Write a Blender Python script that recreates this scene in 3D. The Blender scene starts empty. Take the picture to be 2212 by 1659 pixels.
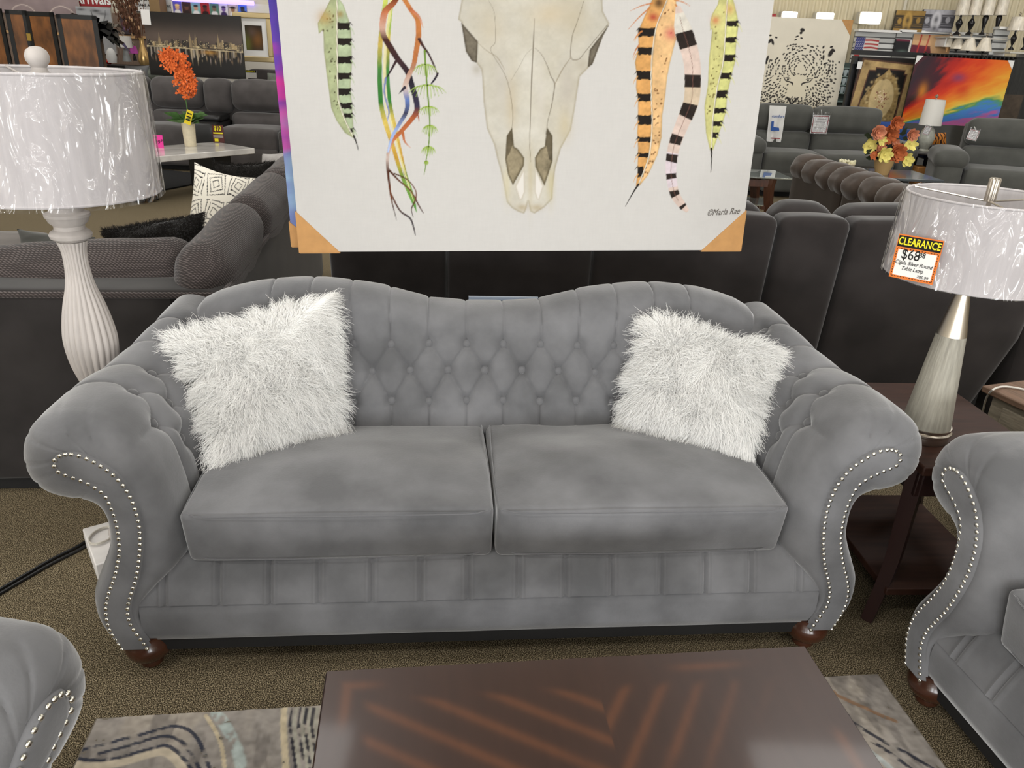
import bpy, math, random
import numpy as np
from mathutils import Matrix, Vector
from math import sin, cos, pi, radians, sqrt, tan, atan2
sc = bpy.context.scene
COL = sc.collection
rng = np.random.default_rng(7)
random.seed(7)
# ------------------------------------------------------------------ camera and layout helpers
FPX, PITCH, ROLL, CAMH = 1662.0, radians(23.536), radians(2.495), 1.6
FW = np.array([0, cos(PITCH), -sin(PITCH)])
UP0 = np.array([0, sin(PITCH), cos(PITCH)])
RT0 = np.array([1.0, 0, 0])
RT = cos(ROLL) * RT0 + sin(ROLL) * UP0
UP = -sin(ROLL) * RT0 + cos(ROLL) * UP0
CAM = np.array([0, 0, CAMH])

def ray(x, y):
    return FW + RT * ((x - 1106) / FPX) - UP * ((y - 829.5) / FPX)

def atz(x, y, z):
    d = ray(x, y)
    return CAM + d * ((z - CAMH) / d[2])

def aty(x, y, Y):
    d = ray(x, y)
    return CAM + d * (Y / d[1])

def onplane(x, y, o, n):
    d = ray(x, y)
    return CAM + d * (np.dot(np.array(o) - CAM, n) / np.dot(d, n))

def bb(cx, cy, w, h, Y):
    """centre, width and height in metres of an upright thing seen at depth Y"""
    c = aty(cx, cy, Y)
    k = np.dot(c - CAM, FW) / FPX
    t, b = aty(cx, cy - h / 2, Y), aty(cx, cy + h / 2, Y)
    return c, w * k, t[2] - b[2]

cd = bpy.data.cameras.new('camera')
cam = bpy.data.objects.new('camera', cd)
COL.objects.link(cam)
cd.sensor_width = 36
cd.lens = FPX / 2212 * 36
cd.clip_start = .05
m = Matrix(((RT[0], UP[0], -FW[0], 0), (RT[1], UP[1], -FW[1], 0), (RT[2], UP[2], -FW[2], CAMH), (0, 0, 0, 1)))
cam.matrix_world = m
sc.camera = cam

# ------------------------------------------------------------------ materials
def lin(c):
    c = np.array(c, float) / 255
    return np.where(c <= .04045, c / 12.92, ((c + .055) / 1.055) ** 2.4)

def rgba(c):
    a = lin(c)
    return (float(a[0]), float(a[1]), float(a[2]), 1)

def M(name, col, rough=.6, metal=0, sheen=0, var=None, bump=None, coat=0, alpha=1, trans=0, spec=.5, ior=1.45, emit=None, col2=None, stretch=None, sheen_col=None):
    """one procedural material; var=(scale, amount[, detail]) mottles the colour, bump=(scale, strength)"""
    mt = bpy.data.materials.new(name)
    mt.use_nodes = True
    nt = mt.node_tree
    b = nt.nodes['Principled BSDF']
    base = rgba(col)
    b.inputs['Base Color'].default_value = base
    b.inputs['Roughness'].default_value = rough
    b.inputs['Metallic'].default_value = metal
    b.inputs['Specular IOR Level'].default_value = spec
    b.inputs['IOR'].default_value = ior
    b.inputs['Sheen Weight'].default_value = sheen
    if sheen:
        b.inputs['Sheen Roughness'].default_value = .4
        if sheen_col: b.inputs['Sheen Tint'].default_value = rgba(sheen_col)
    b.inputs['Coat Weight'].default_value = coat
    b.inputs['Coat Roughness'].default_value = .08
    b.inputs['Transmission Weight'].default_value = trans
    b.inputs['Alpha'].default_value = alpha
    if emit:
        b.inputs['Emission Color'].default_value = rgba(emit[0])
        b.inputs['Emission Strength'].default_value = emit[1]
    tc = mp = None
    if var or bump:
        tc = nt.nodes.new('ShaderNodeTexCoord')
        mp = nt.nodes.new('ShaderNodeMapping')
        nt.links.new(tc.outputs['Object'], mp.inputs[0])
        if stretch: mp.inputs['Scale'].default_value = stretch
    if var:
        n = nt.nodes.new('ShaderNodeTexNoise')
        n.inputs['Scale'].default_value = var[0]
        n.inputs['Detail'].default_value = var[2] if len(var) > 2 else 4
        nt.links.new(mp.outputs[0], n.inputs['Vector'])
        r = nt.nodes.new('ShaderNodeValToRGB')
        e = r.color_ramp.elements
        e[0].position, e[1].position = .34, .66
        if col2 is None:
            a = var[1]
            e[0].color = tuple(x * (1 - a) for x in base[:3]) + (1,)
            e[1].color = tuple(min(1, x * (1 + a)) for x in base[:3]) + (1,)
        else:
            e[0].color, e[1].color = base, rgba(col2)
        nt.links.new(n.outputs['Fac'], r.inputs[0])
        nt.links.new(r.outputs[0], b.inputs['Base Color'])
    if bump:
        n = nt.nodes.new('ShaderNodeTexNoise')
        n.inputs['Scale'].default_value = bump[0]
        n.inputs['Detail'].default_value = 3
        nt.links.new(mp.outputs[0], n.inputs['Vector'])
        bp = nt.nodes.new('ShaderNodeBump')
        bp.inputs['Strength'].default_value = bump[1]
        bp.inputs['Distance'].default_value = .01
        nt.links.new(n.outputs['Fac'], bp.inputs['Height'])
        nt.links.new(bp.outputs[0], b.inputs['Normal'])
    return mt

def colmat(name, rough=.6, spec=.3, bump=None, coat=0):
    """material that reads the mesh's own printed colours"""
    mt = M(name, (200, 200, 200), rough, spec=spec, bump=bump, coat=coat)
    nt = mt.node_tree
    a = nt.nodes.new('ShaderNodeAttribute')
    a.attribute_name = 'Col'
    nt.links.new(a.outputs['Color'], nt.nodes['Principled BSDF'].inputs['Base Color'])
    return mt

# ------------------------------------------------------------------ mesh builder
def rotz(a): return Matrix.Rotation(a, 4, 'Z')
def trs(loc, rz=0, rx=0, ry=0):
    return Matrix.Translation(loc) @ Matrix.Rotation(rz, 4, 'Z') @ Matrix.Rotation(ry, 4, 'Y') @ Matrix.Rotation(rx, 4, 'X')

class MB:
    def __init__(s):
        s.v, s.f, s.mi, s.c = [], [], [], []
        s.n = 0
    def add(s, v, f, mi=0, T=None, c=None):
        v = np.asarray(v, float).reshape(-1, 3)
        if T is not None:
            A = np.array(T)
            v = v @ A[:3, :3].T + A[:3, 3]
        k = s.n
        s.v.append(v)
        s.f += [[i + k for i in q] for q in f]
        s.mi += [mi] * len(f)
        if c is not None:
            c = np.asarray(c, float)
            if c.ndim == 1: c = np.tile(c, (len(v), 1))
            s.c.append(c)
        s.n += len(v)
        return s
    def box(s, x0, x1, y0, y1, z0, z1, mi=0, T=None, c=None):
        v = [(x, y, z) for z in (z0, z1) for y in (y0, y1) for x in (x0, x1)]
        return s.add(v, [(0, 2, 3, 1), (4, 5, 7, 6), (0, 1, 5, 4), (2, 6, 7, 3), (0, 4, 6, 2), (1, 3, 7, 5)], mi, T, c)
    def grid(s, P, cu=False, cv=False, mi=0, T=None, c=None, flip=False):
        P = np.asarray(P, float)
        nu, nv = P.shape[:2]
        f = []
        for i in range(nu if cu else nu - 1):
            for j in range(nv if cv else nv - 1):
                a, b = i * nv + j, ((i + 1) % nu) * nv + j
                d, e = ((i + 1) % nu) * nv + (j + 1) % nv, i * nv + (j + 1) % nv
                f.append((a, e, d, b) if flip else (a, b, d, e))
        return s.add(P.reshape(-1, 3), f, mi, T, None if c is None else np.asarray(c).reshape(-1, 3))
    def lathe(s, prof, n=32, T=None, mi=0, flute=None):
        prof = np.asarray(prof, float)
        a = np.linspace(0, 2 * pi, n, endpoint=False)
        P = np.zeros((len(prof), n, 3))
        for i, (r, z) in enumerate(prof):
            k = r * (1 + (flute(a, z) if flute else 0))
            P[i, :, 0], P[i, :, 1], P[i, :, 2] = k * np.cos(a), k * np.sin(a), z
        s.grid(P, cv=True, mi=mi, T=T, flip=True)
        if prof[0][0] > 1e-4: s.f.append([s.n - P.shape[0] * n + j for j in range(n)][::-1]); s.mi.append(mi)
        if prof[-1][0] > 1e-4: s.f.append([s.n - n + j for j in range(n)]); s.mi.append(mi)
        return s
    def tube(s, pts, r, n=8, mi=0, closed=False, T=None, flat=None):
        pts = np.asarray(pts, float)
        L = len(pts)
        r = np.full(L, r) if np.isscalar(r) else np.asarray(r, float)
        tg = np.gradient(pts, axis=0) if not closed else np.roll(pts, -1, 0) - np.roll(pts, 1, 0)
        tg /= np.linalg.norm(tg, axis=1)[:, None] + 1e-9
        ref = np.array([0, 0, 1.0]) if abs(tg[0][2]) < .9 else np.array([1.0, 0, 0])
        P = np.zeros((L, n, 3))
        a = np.linspace(0, 2 * pi, n, endpoint=False)
        u = np.cross(tg[0], ref)
        for i in range(L):
            u = u - tg[i] * np.dot(u, tg[i])
            u /= np.linalg.norm(u) + 1e-9
            w = np.cross(tg[i], u)
            P[i] = pts[i] + r[i] * (np.cos(a)[:, None] * u + np.sin(a)[:, None] * w)
        s.grid(P, cu=closed, cv=True, mi=mi, T=T, flip=True)
        if not closed:
            s.f.append([s.n - L * n + j for j in range(n)][::-1]); s.f.append([s.n - n + j for j in range(n)])
            s.mi += [mi, mi]
        return s
    def prism(s, poly, y0, y1, mi=0, T=None, c=None):
        """polygon in x,z pushed along y"""
        n = len(poly)
        v = [(x, y0, z) for x, z in poly] + [(x, y1, z) for x, z in poly]
        f = [list(range(n)), list(range(2 * n - 1, n - 1, -1))] + [(i, n + i, n + (i + 1) % n, (i + 1) % n) for i in range(n)]
        return s.add(v, f, mi, T, c)
    def ball(s, c, r, nu=10, nv=14, mi=0, T=None):
        r = (r, r, r) if np.isscalar(r) else r
        th, ph = np.linspace(0, pi, nu), np.linspace(0, 2 * pi, nv, endpoint=False)
        P = np.zeros((nu, nv, 3))
        P[..., 0] = c[0] + r[0] * np.sin(th)[:, None] * np.cos(ph)
        P[..., 1] = c[1] + r[1] * np.sin(th)[:, None] * np.sin(ph)
        P[..., 2] = c[2] + r[2] * np.cos(th)[:, None]
        return s.grid(P, cv=True, mi=mi, T=T)
    def rbox(s, cx, cy, cz, sx, sy, sz, r=.05, bulge=(0, 0, 0), n=10, mi=0, T=None, fn=None):
        """soft box: rounded edges, faces swollen by bulge=(x, y, z)"""
        h = np.array([sx, sy, sz]) / 2
        r = min(r, *(h * .98))
        g = np.linspace(-1, 1, n)
        g = np.sign(g) * (1 - (1 - np.abs(g)) ** 1.6)
        for ax in range(3):
            for sg in (-1, 1):
                a, b = np.meshgrid(g, g, indexing='ij')
                q = np.zeros((n, n, 3))
                o = [k for k in range(3) if k != ax]
                q[..., ax], q[..., o[0]], q[..., o[1]] = sg, a, b
                p = q * h
                inner = np.clip(p, -(h - r), h - r)
                d = p - inner
                d /= np.linalg.norm(d, axis=2)[..., None] + 1e-9
                p = inner + d * r
                for k in range(3):
                    oo = [t for t in range(3) if t != k]
                    w = (1 - (p[..., oo[0]] / h[oo[0]]) ** 2) * (1 - (p[..., oo[1]] / h[oo[1]]) ** 2)
                    p[..., k] += np.clip(p[..., k] / h[k], -1, 1) * bulge[k] * np.clip(w, 0, 1)
                if fn: p = fn(p)
                s.grid(p + np.array([cx, cy, cz]), mi=mi, T=T, flip=(sg > 0) == (ax == 1))
        return s
    def build(s, name, mat, parent=None, smooth=35, bevel=0, label=None, loc=None, subsurf=0, merge=False):
        me = bpy.data.meshes.new(name)
        v = np.concatenate(s.v) if s.v else np.zeros((0, 3))
        me.from_pydata(v.tolist(), [], s.f)
        for mt in (mat if isinstance(mat, (list, tuple)) else [mat]): me.materials.append(mt)
        me.polygons.foreach_set('material_index', s.mi)
        if s.c:
            c = np.concatenate(s.c)
            at = me.color_attributes.new('Col', 'FLOAT_COLOR', 'POINT')
            at.data.foreach_set('color', np.hstack([c, np.ones((len(c), 1))]).ravel())
        if merge:
            import bmesh
            bm = bmesh.new(); bm.from_mesh(me)
            bmesh.ops.remove_doubles(bm, verts=bm.verts, dist=merge)
            bmesh.ops.recalc_face_normals(bm, faces=bm.faces)
            bm.to_mesh(me); bm.free()
        if smooth:
            me.polygons.foreach_set('use_smooth', [True] * len(me.polygons))
            me.set_sharp_from_angle(angle=radians(smooth))
        me.update()
        o = bpy.data.objects.new(name, me)
        COL.objects.link(o)
        if parent: o.parent = parent
        if loc is not None: o.location = loc
        if bevel:
            b = o.modifiers.new('bevel', 'BEVEL'); b.width = bevel; b.segments = 2; b.limit_method = 'ANGLE'
        if subsurf:
            b = o.modifiers.new('sub', 'SUBSURF'); b.levels = b.render_levels = subsurf
        if label: o['label'] = label
        return o

def tag(o, label, cat, group=None, kind=None):
    o['label'] = label; o['category'] = cat
    if group: o['group'] = group
    if kind: o['kind'] = kind
    return o
def thing(name, label, cat, loc=(0, 0, 0), rz=0, group=None):
    o = bpy.data.objects.new(name, None)
    COL.objects.link(o)
    o.empty_display_size = .1
    o.location = [float(x) for x in loc]; o.rotation_euler = (0, 0, rz)
    return tag(o, label, cat, group)
def struct(o):
    o['kind'] = 'structure'
    return o
def copy_tree(o, parent=None):
    c = o.copy(); COL.objects.link(c)
    if parent: c.parent = parent
    for ch in list(o.children): copy_tree(ch, c)
    return c
def text(name, body, size, mat, parent, loc, rx=pi / 2, rz=0, bold=0, align='CENTER', shear=0, sx=1, ry=0, label=None, space=1):
    cu = bpy.data.curves.new(name, 'FONT')
    cu.body, cu.size, cu.align_x, cu.align_y = body, size, align, 'CENTER'
    cu.offset, cu.shear, cu.extrude = bold * size, shear, .0004
    cu.resolution_u = 3
    cu.space_character = space
    t = bpy.data.objects.new(name, cu)
    COL.objects.link(t)
    me = bpy.data.meshes.new_from_object(t.evaluated_get(bpy.context.evaluated_depsgraph_get()))
    me.name = name
    bpy.data.objects.remove(t); bpy.data.curves.remove(cu)
    me.materials.clear(); me.materials.append(mat)
    o = bpy.data.objects.new(name, me)
    COL.objects.link(o)
    o.parent = parent
    o.location = loc; o.rotation_euler = (rx, ry, rz); o.scale = (sx, 1, 1)
    if label: o['label'] = label
    return o

# ------------------------------------------------------------------ small maths
def sm(x, a, b):
    t = np.clip((np.asarray(x, float) - a) / (b - a), 0, 1)
    return t * t * (3 - 2 * t)
def spline(pts, n):
    """Catmull-Rom through the points, n samples evenly by length"""
    p = np.asarray(pts, float)
    q = np.vstack([2 * p[0] - p[1], p, 2 * p[-1] - p[-2]])
    out = []
    for i in range(1, len(q) - 2):
        t = np.linspace(0, 1, 12, endpoint=False)[:, None]
        a, b, c, d = q[i - 1], q[i], q[i + 1], q[i + 2]
        out.append(.5 * (2 * b + (c - a) * t + (2 * a - 5 * b + 4 * c - d) * t ** 2 + (3 * b - a - 3 * c + d) * t ** 3))
    o = np.vstack(out + [p[-1:]])
    L = np.r_[0, np.cumsum(np.linalg.norm(np.diff(o, axis=0), axis=1))]
    s = np.linspace(0, L[-1], n)
    return np.stack([np.interp(s, L, o[:, k]) for k in range(o.shape[1])], 1)
def seg_dist(P, segs):
    """distance of 2-D points (N,2) to the nearest of the segments"""
    d = np.full(len(P), 9.0)
    for a, b in segs:
        a, b = np.array(a, float), np.array(b, float)
        ab = b - a
        t = np.clip(((P - a) @ ab) / (ab @ ab + 1e-12), 0, 1)
        d = np.minimum(d, np.linalg.norm(P - a - t[:, None] * ab, axis=1))
    return d
def pt_dist(P, pts):
    d = np.full(len(P), 9.0)
    for a in pts: d = np.minimum(d, np.linalg.norm(P - np.array(a), axis=1))
    return d
_perm = rng.random((256, 256))
def vnoise(x, y):
    x, y = np.asarray(x, float), np.asarray(y, float)
    xi, yi = np.floor(x).astype(int), np.floor(y).astype(int)
    u, v = x - xi, y - yi
    u, v = u * u * (3 - 2 * u), v * v * (3 - 2 * v)
    g = lambda a, b: _perm[a % 256, b % 256]
    return (g(xi, yi) * (1 - u) + g(xi + 1, yi) * u) * (1 - v) + (g(xi, yi + 1) * (1 - u) + g(xi + 1, yi + 1) * u) * v
def fbm(x, y, o=4):
    s, a, t = 0, 1, 0
    for i in range(o):
        s = s + a * vnoise(x * 2 ** i + 17.3 * i, y * 2 ** i + 5.1 * i); t += a; a *= .5
    return s / t
# ------------------------------------------------------------------ common materials
m_velvet = M('grey velvet', (108, 108, 110), .85, sheen=.7, var=(5.5, .27, 9), bump=(140, .06), spec=.2)
m_piping = M('velvet piping', (99, 99, 102), .85, sheen=.9, spec=.2)
m_chrome = M('bright nickel', (225, 222, 212), .16, 1)
m_nickel = M('brushed nickel', (200, 192, 180), .28, 1)
m_bun = M('dark walnut gloss', (62, 34, 22), .25, coat=.5, var=(9, .3))
m_black = M('black plastic', (14, 14, 15), .45)
m_white = M('white card', (238, 236, 232), .6)
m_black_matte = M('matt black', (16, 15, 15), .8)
m_print = colmat('printed colours', .55)
m_gloss_print = colmat('glossy print', .3, .4)
# ------------------------------------------------------------------ the store
def carpet():
    mt = M('brown speckled carpet', (96, 84, 64), .95, spec=.1)
    nt = mt.node_tree; b = nt.nodes['Principled BSDF']
    tc = nt.nodes.new('ShaderNodeTexCoord')
    n = nt.nodes.new('ShaderNodeTexNoise'); n.inputs['Scale'].default_value = 360; n.inputs['Detail'].default_value = 2
    n2 = nt.nodes.new('ShaderNodeTexNoise'); n2.inputs['Scale'].default_value = 1.4
    nt.links.new(tc.outputs['Object'], n.inputs['Vector']); nt.links.new(tc.outputs['Object'], n2.inputs['Vector'])
    r = nt.nodes.new('ShaderNodeValToRGB')
    e = r.color_ramp.elements
    e[0].position, e[0].color = .38, rgba((30, 26, 19))
    e[1].position, e[1].color = .64, rgba((196, 180, 148))
    k = e.new(.5); k.color = rgba((90, 79, 60))
    nt.links.new(n.outputs['Fac'], r.inputs[0])
    nt.links.new(r.outputs[0], b.inputs['Base Color'])
    bp = nt.nodes.new('ShaderNodeBump'); bp.inputs['Strength'].default_value = .6; bp.inputs['Distance'].default_value = .008
    nt.links.new(n.outputs['Fac'], bp.inputs['Height']); nt.links.new(bp.outputs[0], b.inputs['Normal'])
    return mt
m_carpet = carpet()
m_wall = M('cream wall paint', (214, 206, 186), .8)
m_wallwhite = M('white wall panel', (232, 226, 214), .8)
X0, X1, Y0, Y1, HC = -9.0, 11.5, -15.0, 13.6, 4.6
struct(MB().box(X0, X1, Y0, Y1, -.1, 0).build('floor', m_carpet, smooth=0))
struct(MB().box(X0, X1, Y0, Y1, HC, HC + .1).build('ceiling', M('white ceiling', (235, 232, 224), .9), smooth=0))
struct(MB().box(X0, X1, Y1, Y1 + .1, 0, HC).build('wall_back', m_wall, smooth=0))
struct(MB().box(X0, X1, Y0 - .1, Y0, 0, HC).build('wall_front', m_wallwhite, smooth=0))
for k in range(4):
    x = -6.6 + 5.2 * k
    struct(MB().box(x - 2.2, x + 2.2, Y0, Y0 + .03, .3, 3.2).build('added_window_%d' % (k + 1), M('added pane glass', (190, 205, 215), .05, coat=.4), smooth=0))  # unseen panes, added to go with the fill lights below
struct(MB().box(X0 - .1, X0, Y0, Y1, 0, HC).build('wall_left', m_wallwhite, smooth=0))
struct(MB().box(X1, X1 + .1, Y0, Y1, 0, HC).build('wall_right', m_wallwhite, smooth=0))
# ceiling lamps of the store
def area(x, y, z, sx, sy, pw, col=(1, .985, .955), rot=(0, 0, 0)):
    l = bpy.data.lights.new('ceiling_or_fill_light', 'AREA')
    l.shape = 'RECTANGLE'; l.size, l.size_y, l.energy, l.color = sx, sy, pw, col
    o = bpy.data.objects.new('ceiling_or_fill_light', l)
    COL.objects.link(o); o.location = (x, y, z); o.rotation_euler = rot
    return o
for yy in (-13, -10, -7, -4, -1.2, 1.6, 4.4, 7.6, 10.8):
    for xx in (-6.2, -1.8, 2.7, 7.2):
        area(xx, yy, HC - .06, 1.25, .6, (72 if yy < -3 else 62 if yy == -1.2 and xx == -1.8 else 36 if yy < 2 else 44))
# added fill lights, unseen behind the camera, to brighten the furniture fronts
for k in range(4):
    area(-6.6 + 5.2 * k, Y0 + .06, 1.75, 4.2, 2.7, 480, (.96, .98, 1), (radians(90), 0, 0))
sc.view_settings.view_transform = 'Standard'
sc.view_settings.look = 'None'
sc.view_settings.gamma = 1
sc.view_settings.use_curve_mapping = False
sc.view_settings.exposure = -0.06
w = bpy.data.worlds.new('world'); sc.world = w
w.use_nodes = True
w.node_tree.nodes['Background'].inputs[0].default_value = (.9, .95, 1, 1)
w.node_tree.nodes['Background'].inputs[1].default_value = .0
sc.cycles.max_bounces = 6
sc.cycles.diffuse_bounces = 2
sc.cycles.glossy_bounces = 3
sc.cycles.transparent_max_bounces = 12
sc.cycles.caustics_reflective = sc.cycles.caustics_refractive = False
# ------------------------------------------------------------------ rolled arm velvet seating
PANEL = [(.987, .10), (1.0, .14), (1.008, .172), (1.009, .208), (1.004, .244), (.99, .285), (.972, .325), (.957, .367), (.946, .405), (.94, .45), (.939, .495), (.944, .54), (.954, .577), (.975, .6), (1.0, .616), (1.025, .628), (1.046, .639), (1.053, .655), (1.049, .672), (1.035, .683), (1.01, .688), (.985, .684), (.96, .671), (.94, .655), (.92, .636), (.904, .612), (.892, .585), (.884, .555), (.88, .52), (.879, .48), (.884, .437), (.894, .385), (.909, .33), (.927, .285), (.943, .24), (.947, .21), (.944, .178), (.933, .148), (.922, .12), (.916, .10)]
ARM = [(1.02, .10), (1.043, .14), (1.056, .172), (1.06, .208), (1.055, .25), (1.038, .29), (1.015, .34), (1.0, .375), (.989, .41), (.985, .45), (.986, .485), (1.0, .512), (1.03, .522), (1.07, .527), (1.10, .534), (1.128, .55), (1.149, .578), (1.159, .62), (1.156, .66), (1.14, .70), (1.108, .735), (1.06, .754), (1.0, .754), (.95, .74), (.91, .71), (.88, .675), (.86, .64), (.845, .60), (.835, .56), (.826, .51), (.82, .46), (.815, .41), (.814, .36), (.828, .325), (.865, .288), (.905, .248), (.928, .212), (.93, .178), (.928, .14), (.922, .10)]
NA = 220
ARMC, PANC = spline(ARM, NA), None
_t = np.linspace(0, 1, len(ARM))
def _even(pts):  # same parameter on both outlines
    p = np.asarray(pts, float)
    a = np.asarray(ARM, float)
    L = np.r_[0, np.cumsum(np.linalg.norm(np.diff(a, axis=0), axis=1))]
    dense = spline(np.c_[p, L * 3], 900)
    s = np.linspace(0, L[-1], NA) * 3
    return np.stack([np.interp(s, dense[:, 2], dense[:, k]) for k in range(2)], 1)
ARMC, PANC = _even(ARM), _even(PANEL)
ARML = np.r_[0, np.cumsum(np.linalg.norm(np.diff(ARMC, axis=0), axis=1))]
def arm_u(x, z):
    return ARML[np.argmin((ARMC[:, 0] - x) ** 2 + (ARMC[:, 1] - z) ** 2)]
U_TOP, U_LOW, U_SEAT, U_OUT = arm_u(.938, .73), arm_u(.846, .605), arm_u(.815, .42), arm_u(1.10, .534)
DEPTH = .86
def arm_buttons():
    up = [(.95, y) for y in (.275, .40, .53, .66)]
    md = [(1.05, y) for y in (.215, .337, .465, .595)]
    lo = [(1.147, y) for y in (.29, .415, .54)]
    f = []
    for u, y in up: f.append(((u, y), (U_OUT, y)))
    for u, y in lo: f.append(((u, y), (U_SEAT + .3, y)))
    for i, q in enumerate(up): f += [(q, md[i])] + ([(q, md[i + 1])] if i < 3 else [])
    for i, q in enumerate(lo): f += [(q, md[i]), (q, md[i + 1])]
    f += [(md[0], (U_TOP + .07, .03)), (md[0], (U_SEAT + .3, .19)), (md[3], (U_SEAT + .3, .66))]
    return up, md + lo, f
def arm_point(u_i, y, k):
    """k = blend 0 panel outline .. 1 full roll"""
    p = PANC[u_i] * (1 - k) + ARMC[u_i] * k
    x, z = p[..., 0], p[..., 1]
    s = sm(y, .25, .72)
    x = np.where(x > .85, .85 + (x - .85) * (1 - .36 * s * sm(z, .4, .6)), x)
    z = z + .055 * sm(y, .38, .72) * sm(z, .48, .70)
    return x, z
def make_arm(root, side, width_shift, nails=True, res=150, name='arm', indiv=100):
    ys = np.r_[np.linspace(0, 1, 22) ** 1.0 * pi / 2]
    yy = np.r_[.012 + .085 * (1 - np.cos(ys)), np.linspace(.097, DEPTH, res)[1:]]
    kk = np.r_[np.sin(ys), np.ones(res - 1)]
    ii = np.arange(NA)
    P = np.zeros((len(yy), NA, 3))
    for j, (y, k) in enumerate(zip(yy, kk)):
        x, z = arm_point(ii, y, k)
        P[j, :, 0], P[j, :, 1], P[j, :, 2] = x, y, z
    up, lo, folds = arm_buttons()
    U, V = np.meshgrid(ARML, yy)
    Q = np.c_[U.ravel(), V.ravel()]
    d = seg_dist(Q, folds)
    b = pt_dist(Q, up + lo)
    # everything from the outer edge of the roll to the seat is tufted
    zone = sm(Q[:, 0], U_OUT - .05, U_OUT + .12) * (1 - sm(Q[:, 0], U_SEAT + .05, U_SEAT + .3))
    h = .006 * (1 - np.exp(-d / .005)) + (.0045 + .003 * sm(Q[:, 0], .9, 1.0)) * (1 - np.exp(-d / .03)) - .006 - .024 * np.exp(-(b / .03) ** 2)
    h *= zone * sm(Q[:, 1], .03, .16)
    # gathers radiating round the scroll at the front
    for uu, L in ((arm_u(1.14, .58), .10), (arm_u(1.158, .64), .12), (arm_u(1.13, .715), .14), (arm_u(1.04, .757), .17), (arm_u(.97, .75), .12), (arm_u(1.06, .525), .08)):
        h -= .0045 * np.exp(-((Q[:, 0] - uu + .25 * Q[:, 1]) / .006) ** 2) * np.exp(-(Q[:, 1] / L) ** 2) * sm(Q[:, 1], .0, .03)
    h += .004 * (fbm(Q[:, 0] * 7, Q[:, 1] * 7, 2) - .5)
    gu = np.gradient(P, axis=1); gv = np.gradient(P, axis=0)
    N = np.cross(gu, gv); N /= np.linalg.norm(N, axis=2)[..., None] + 1e-9
    if np.mean(N[60, NA // 2:NA // 2 + 5, 2]) < 0: N = -N
    P = P + N * h.reshape(len(yy), NA)[..., None]
    sx = np.array([side, 1, 1.0])
    Pw = P * sx + np.array([side * width_shift, 0, 0])
    mb = MB()
    mb.grid(Pw, flip=side > 0)
    mb.f.append([(len(yy) - 1) * NA + i for i in range(NA)]); mb.mi.append(0)
    arm = mb.build(name, m_velvet, root, smooth=60)
    # front facing panel with its nail heads
    pn = MB()
    c = PANC * 1.0
    cen = (c + c[::-1]) / 2
    ins = np.stack([c + (cen - c) * 0, c + (cen - c) * .12, c + (cen - c) * .3], 0)
    G = np.zeros((4, NA, 3))
    e = -.10
    G[0, :, 0], G[0, :, 2], G[0, :, 1] = (c + (cen - c) * e)[:, 0], (c + (cen - c) * e)[:, 1], .018
    for q, (e, yv) in enumerate(((0, .008), (.12, .0), (.3, -.003))):
        G[q + 1, :, 0], G[q + 1, :, 2], G[q + 1, :, 1] = (c + (cen - c) * e)[:, 0], (c + (cen - c) * e)[:, 1], yv
    # inner strip closes across the band
    G2 = np.stack([G[3, :NA // 2], G[3, ::-1][:NA // 2]], 0)
    off = np.array([side * width_shift, 0, 0])
    pn.grid(G * sx + off, flip=side < 0)
    pn.grid(G2 * sx + off, flip=side < 0)
    panel = pn.build('front_panel', m_velvet, arm, smooth=50, merge=1e-5)
    if nails:
        path = spline([(x, z) for x, z in PANEL], 79)
        cen2 = (path + path[::-1]) / 2
        path = path + (cen2 - path) / (np.linalg.norm(cen2 - path, axis=1)[:, None] + 1e-6) * .004
        proto = None
        rest = MB()
        for q, (x, z) in enumerate(path):
            if q < indiv:
                if proto is None:
                    proto = MB().ball((0, 0, 0), (.0056, .004, .0056), 7, 10).build('nail_head', m_chrome, arm, label='bright nickel nail head')
                    o = proto
                else:
                    o = proto.copy(); COL.objects.link(o); o.parent = arm
                o.location = (side * (x + width_shift), -.0015, z)
            else:
                rest.ball((side * (x + width_shift), -.0015, z), (.0056, .004, .0056), 7, 10)
        if rest.n:
            o = rest.build('nail_heads', m_chrome, arm, label='bright nickel nail heads'); o['kind'] = 'stuff'
    # covered buttons
    bp = None
    for u, y in up + lo:
        i = int(np.argmin(np.abs(ARML - u))); j = int(np.argmin(np.abs(yy - y)))
        p, n = Pw[j, i], N[j, i] * sx
        if bp is None:
            bp = MB().ball((0, 0, 0), (.015, .015, .010), 8, 14).build('button', m_velvet, arm)
            o = bp
        else:
            o = bp.copy(); COL.objects.link(o); o.parent = arm
        o.location = [float(v) for v in p + n * .006]
        o.rotation_euler = Vector(n).to_track_quat('Z', 'Y').to_euler()
    return arm
CRX = [0, .07, .17, .26, .33, .435, .52, .585, .67, .73, .80, .853, .90, .94, .952]
CRZ = [.820, .820, .827, .849, .870, .886, .893, .894, .888, .879, .862, .845, .823, .782, .745]
def bun_foot(root, x, y):
    prof = [(.0, 0), (.024, 0), (.03, .008), (.03, .018), (.028, .024), (.042, .032), (.058, .05), (.063, .068), (.060, .085), (.05, .1), (.05, .112), (0, .112)]
    return MB().lathe(prof, 24, Matrix.Translation((x, y, 0))).build('foot', m_bun, root)
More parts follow.
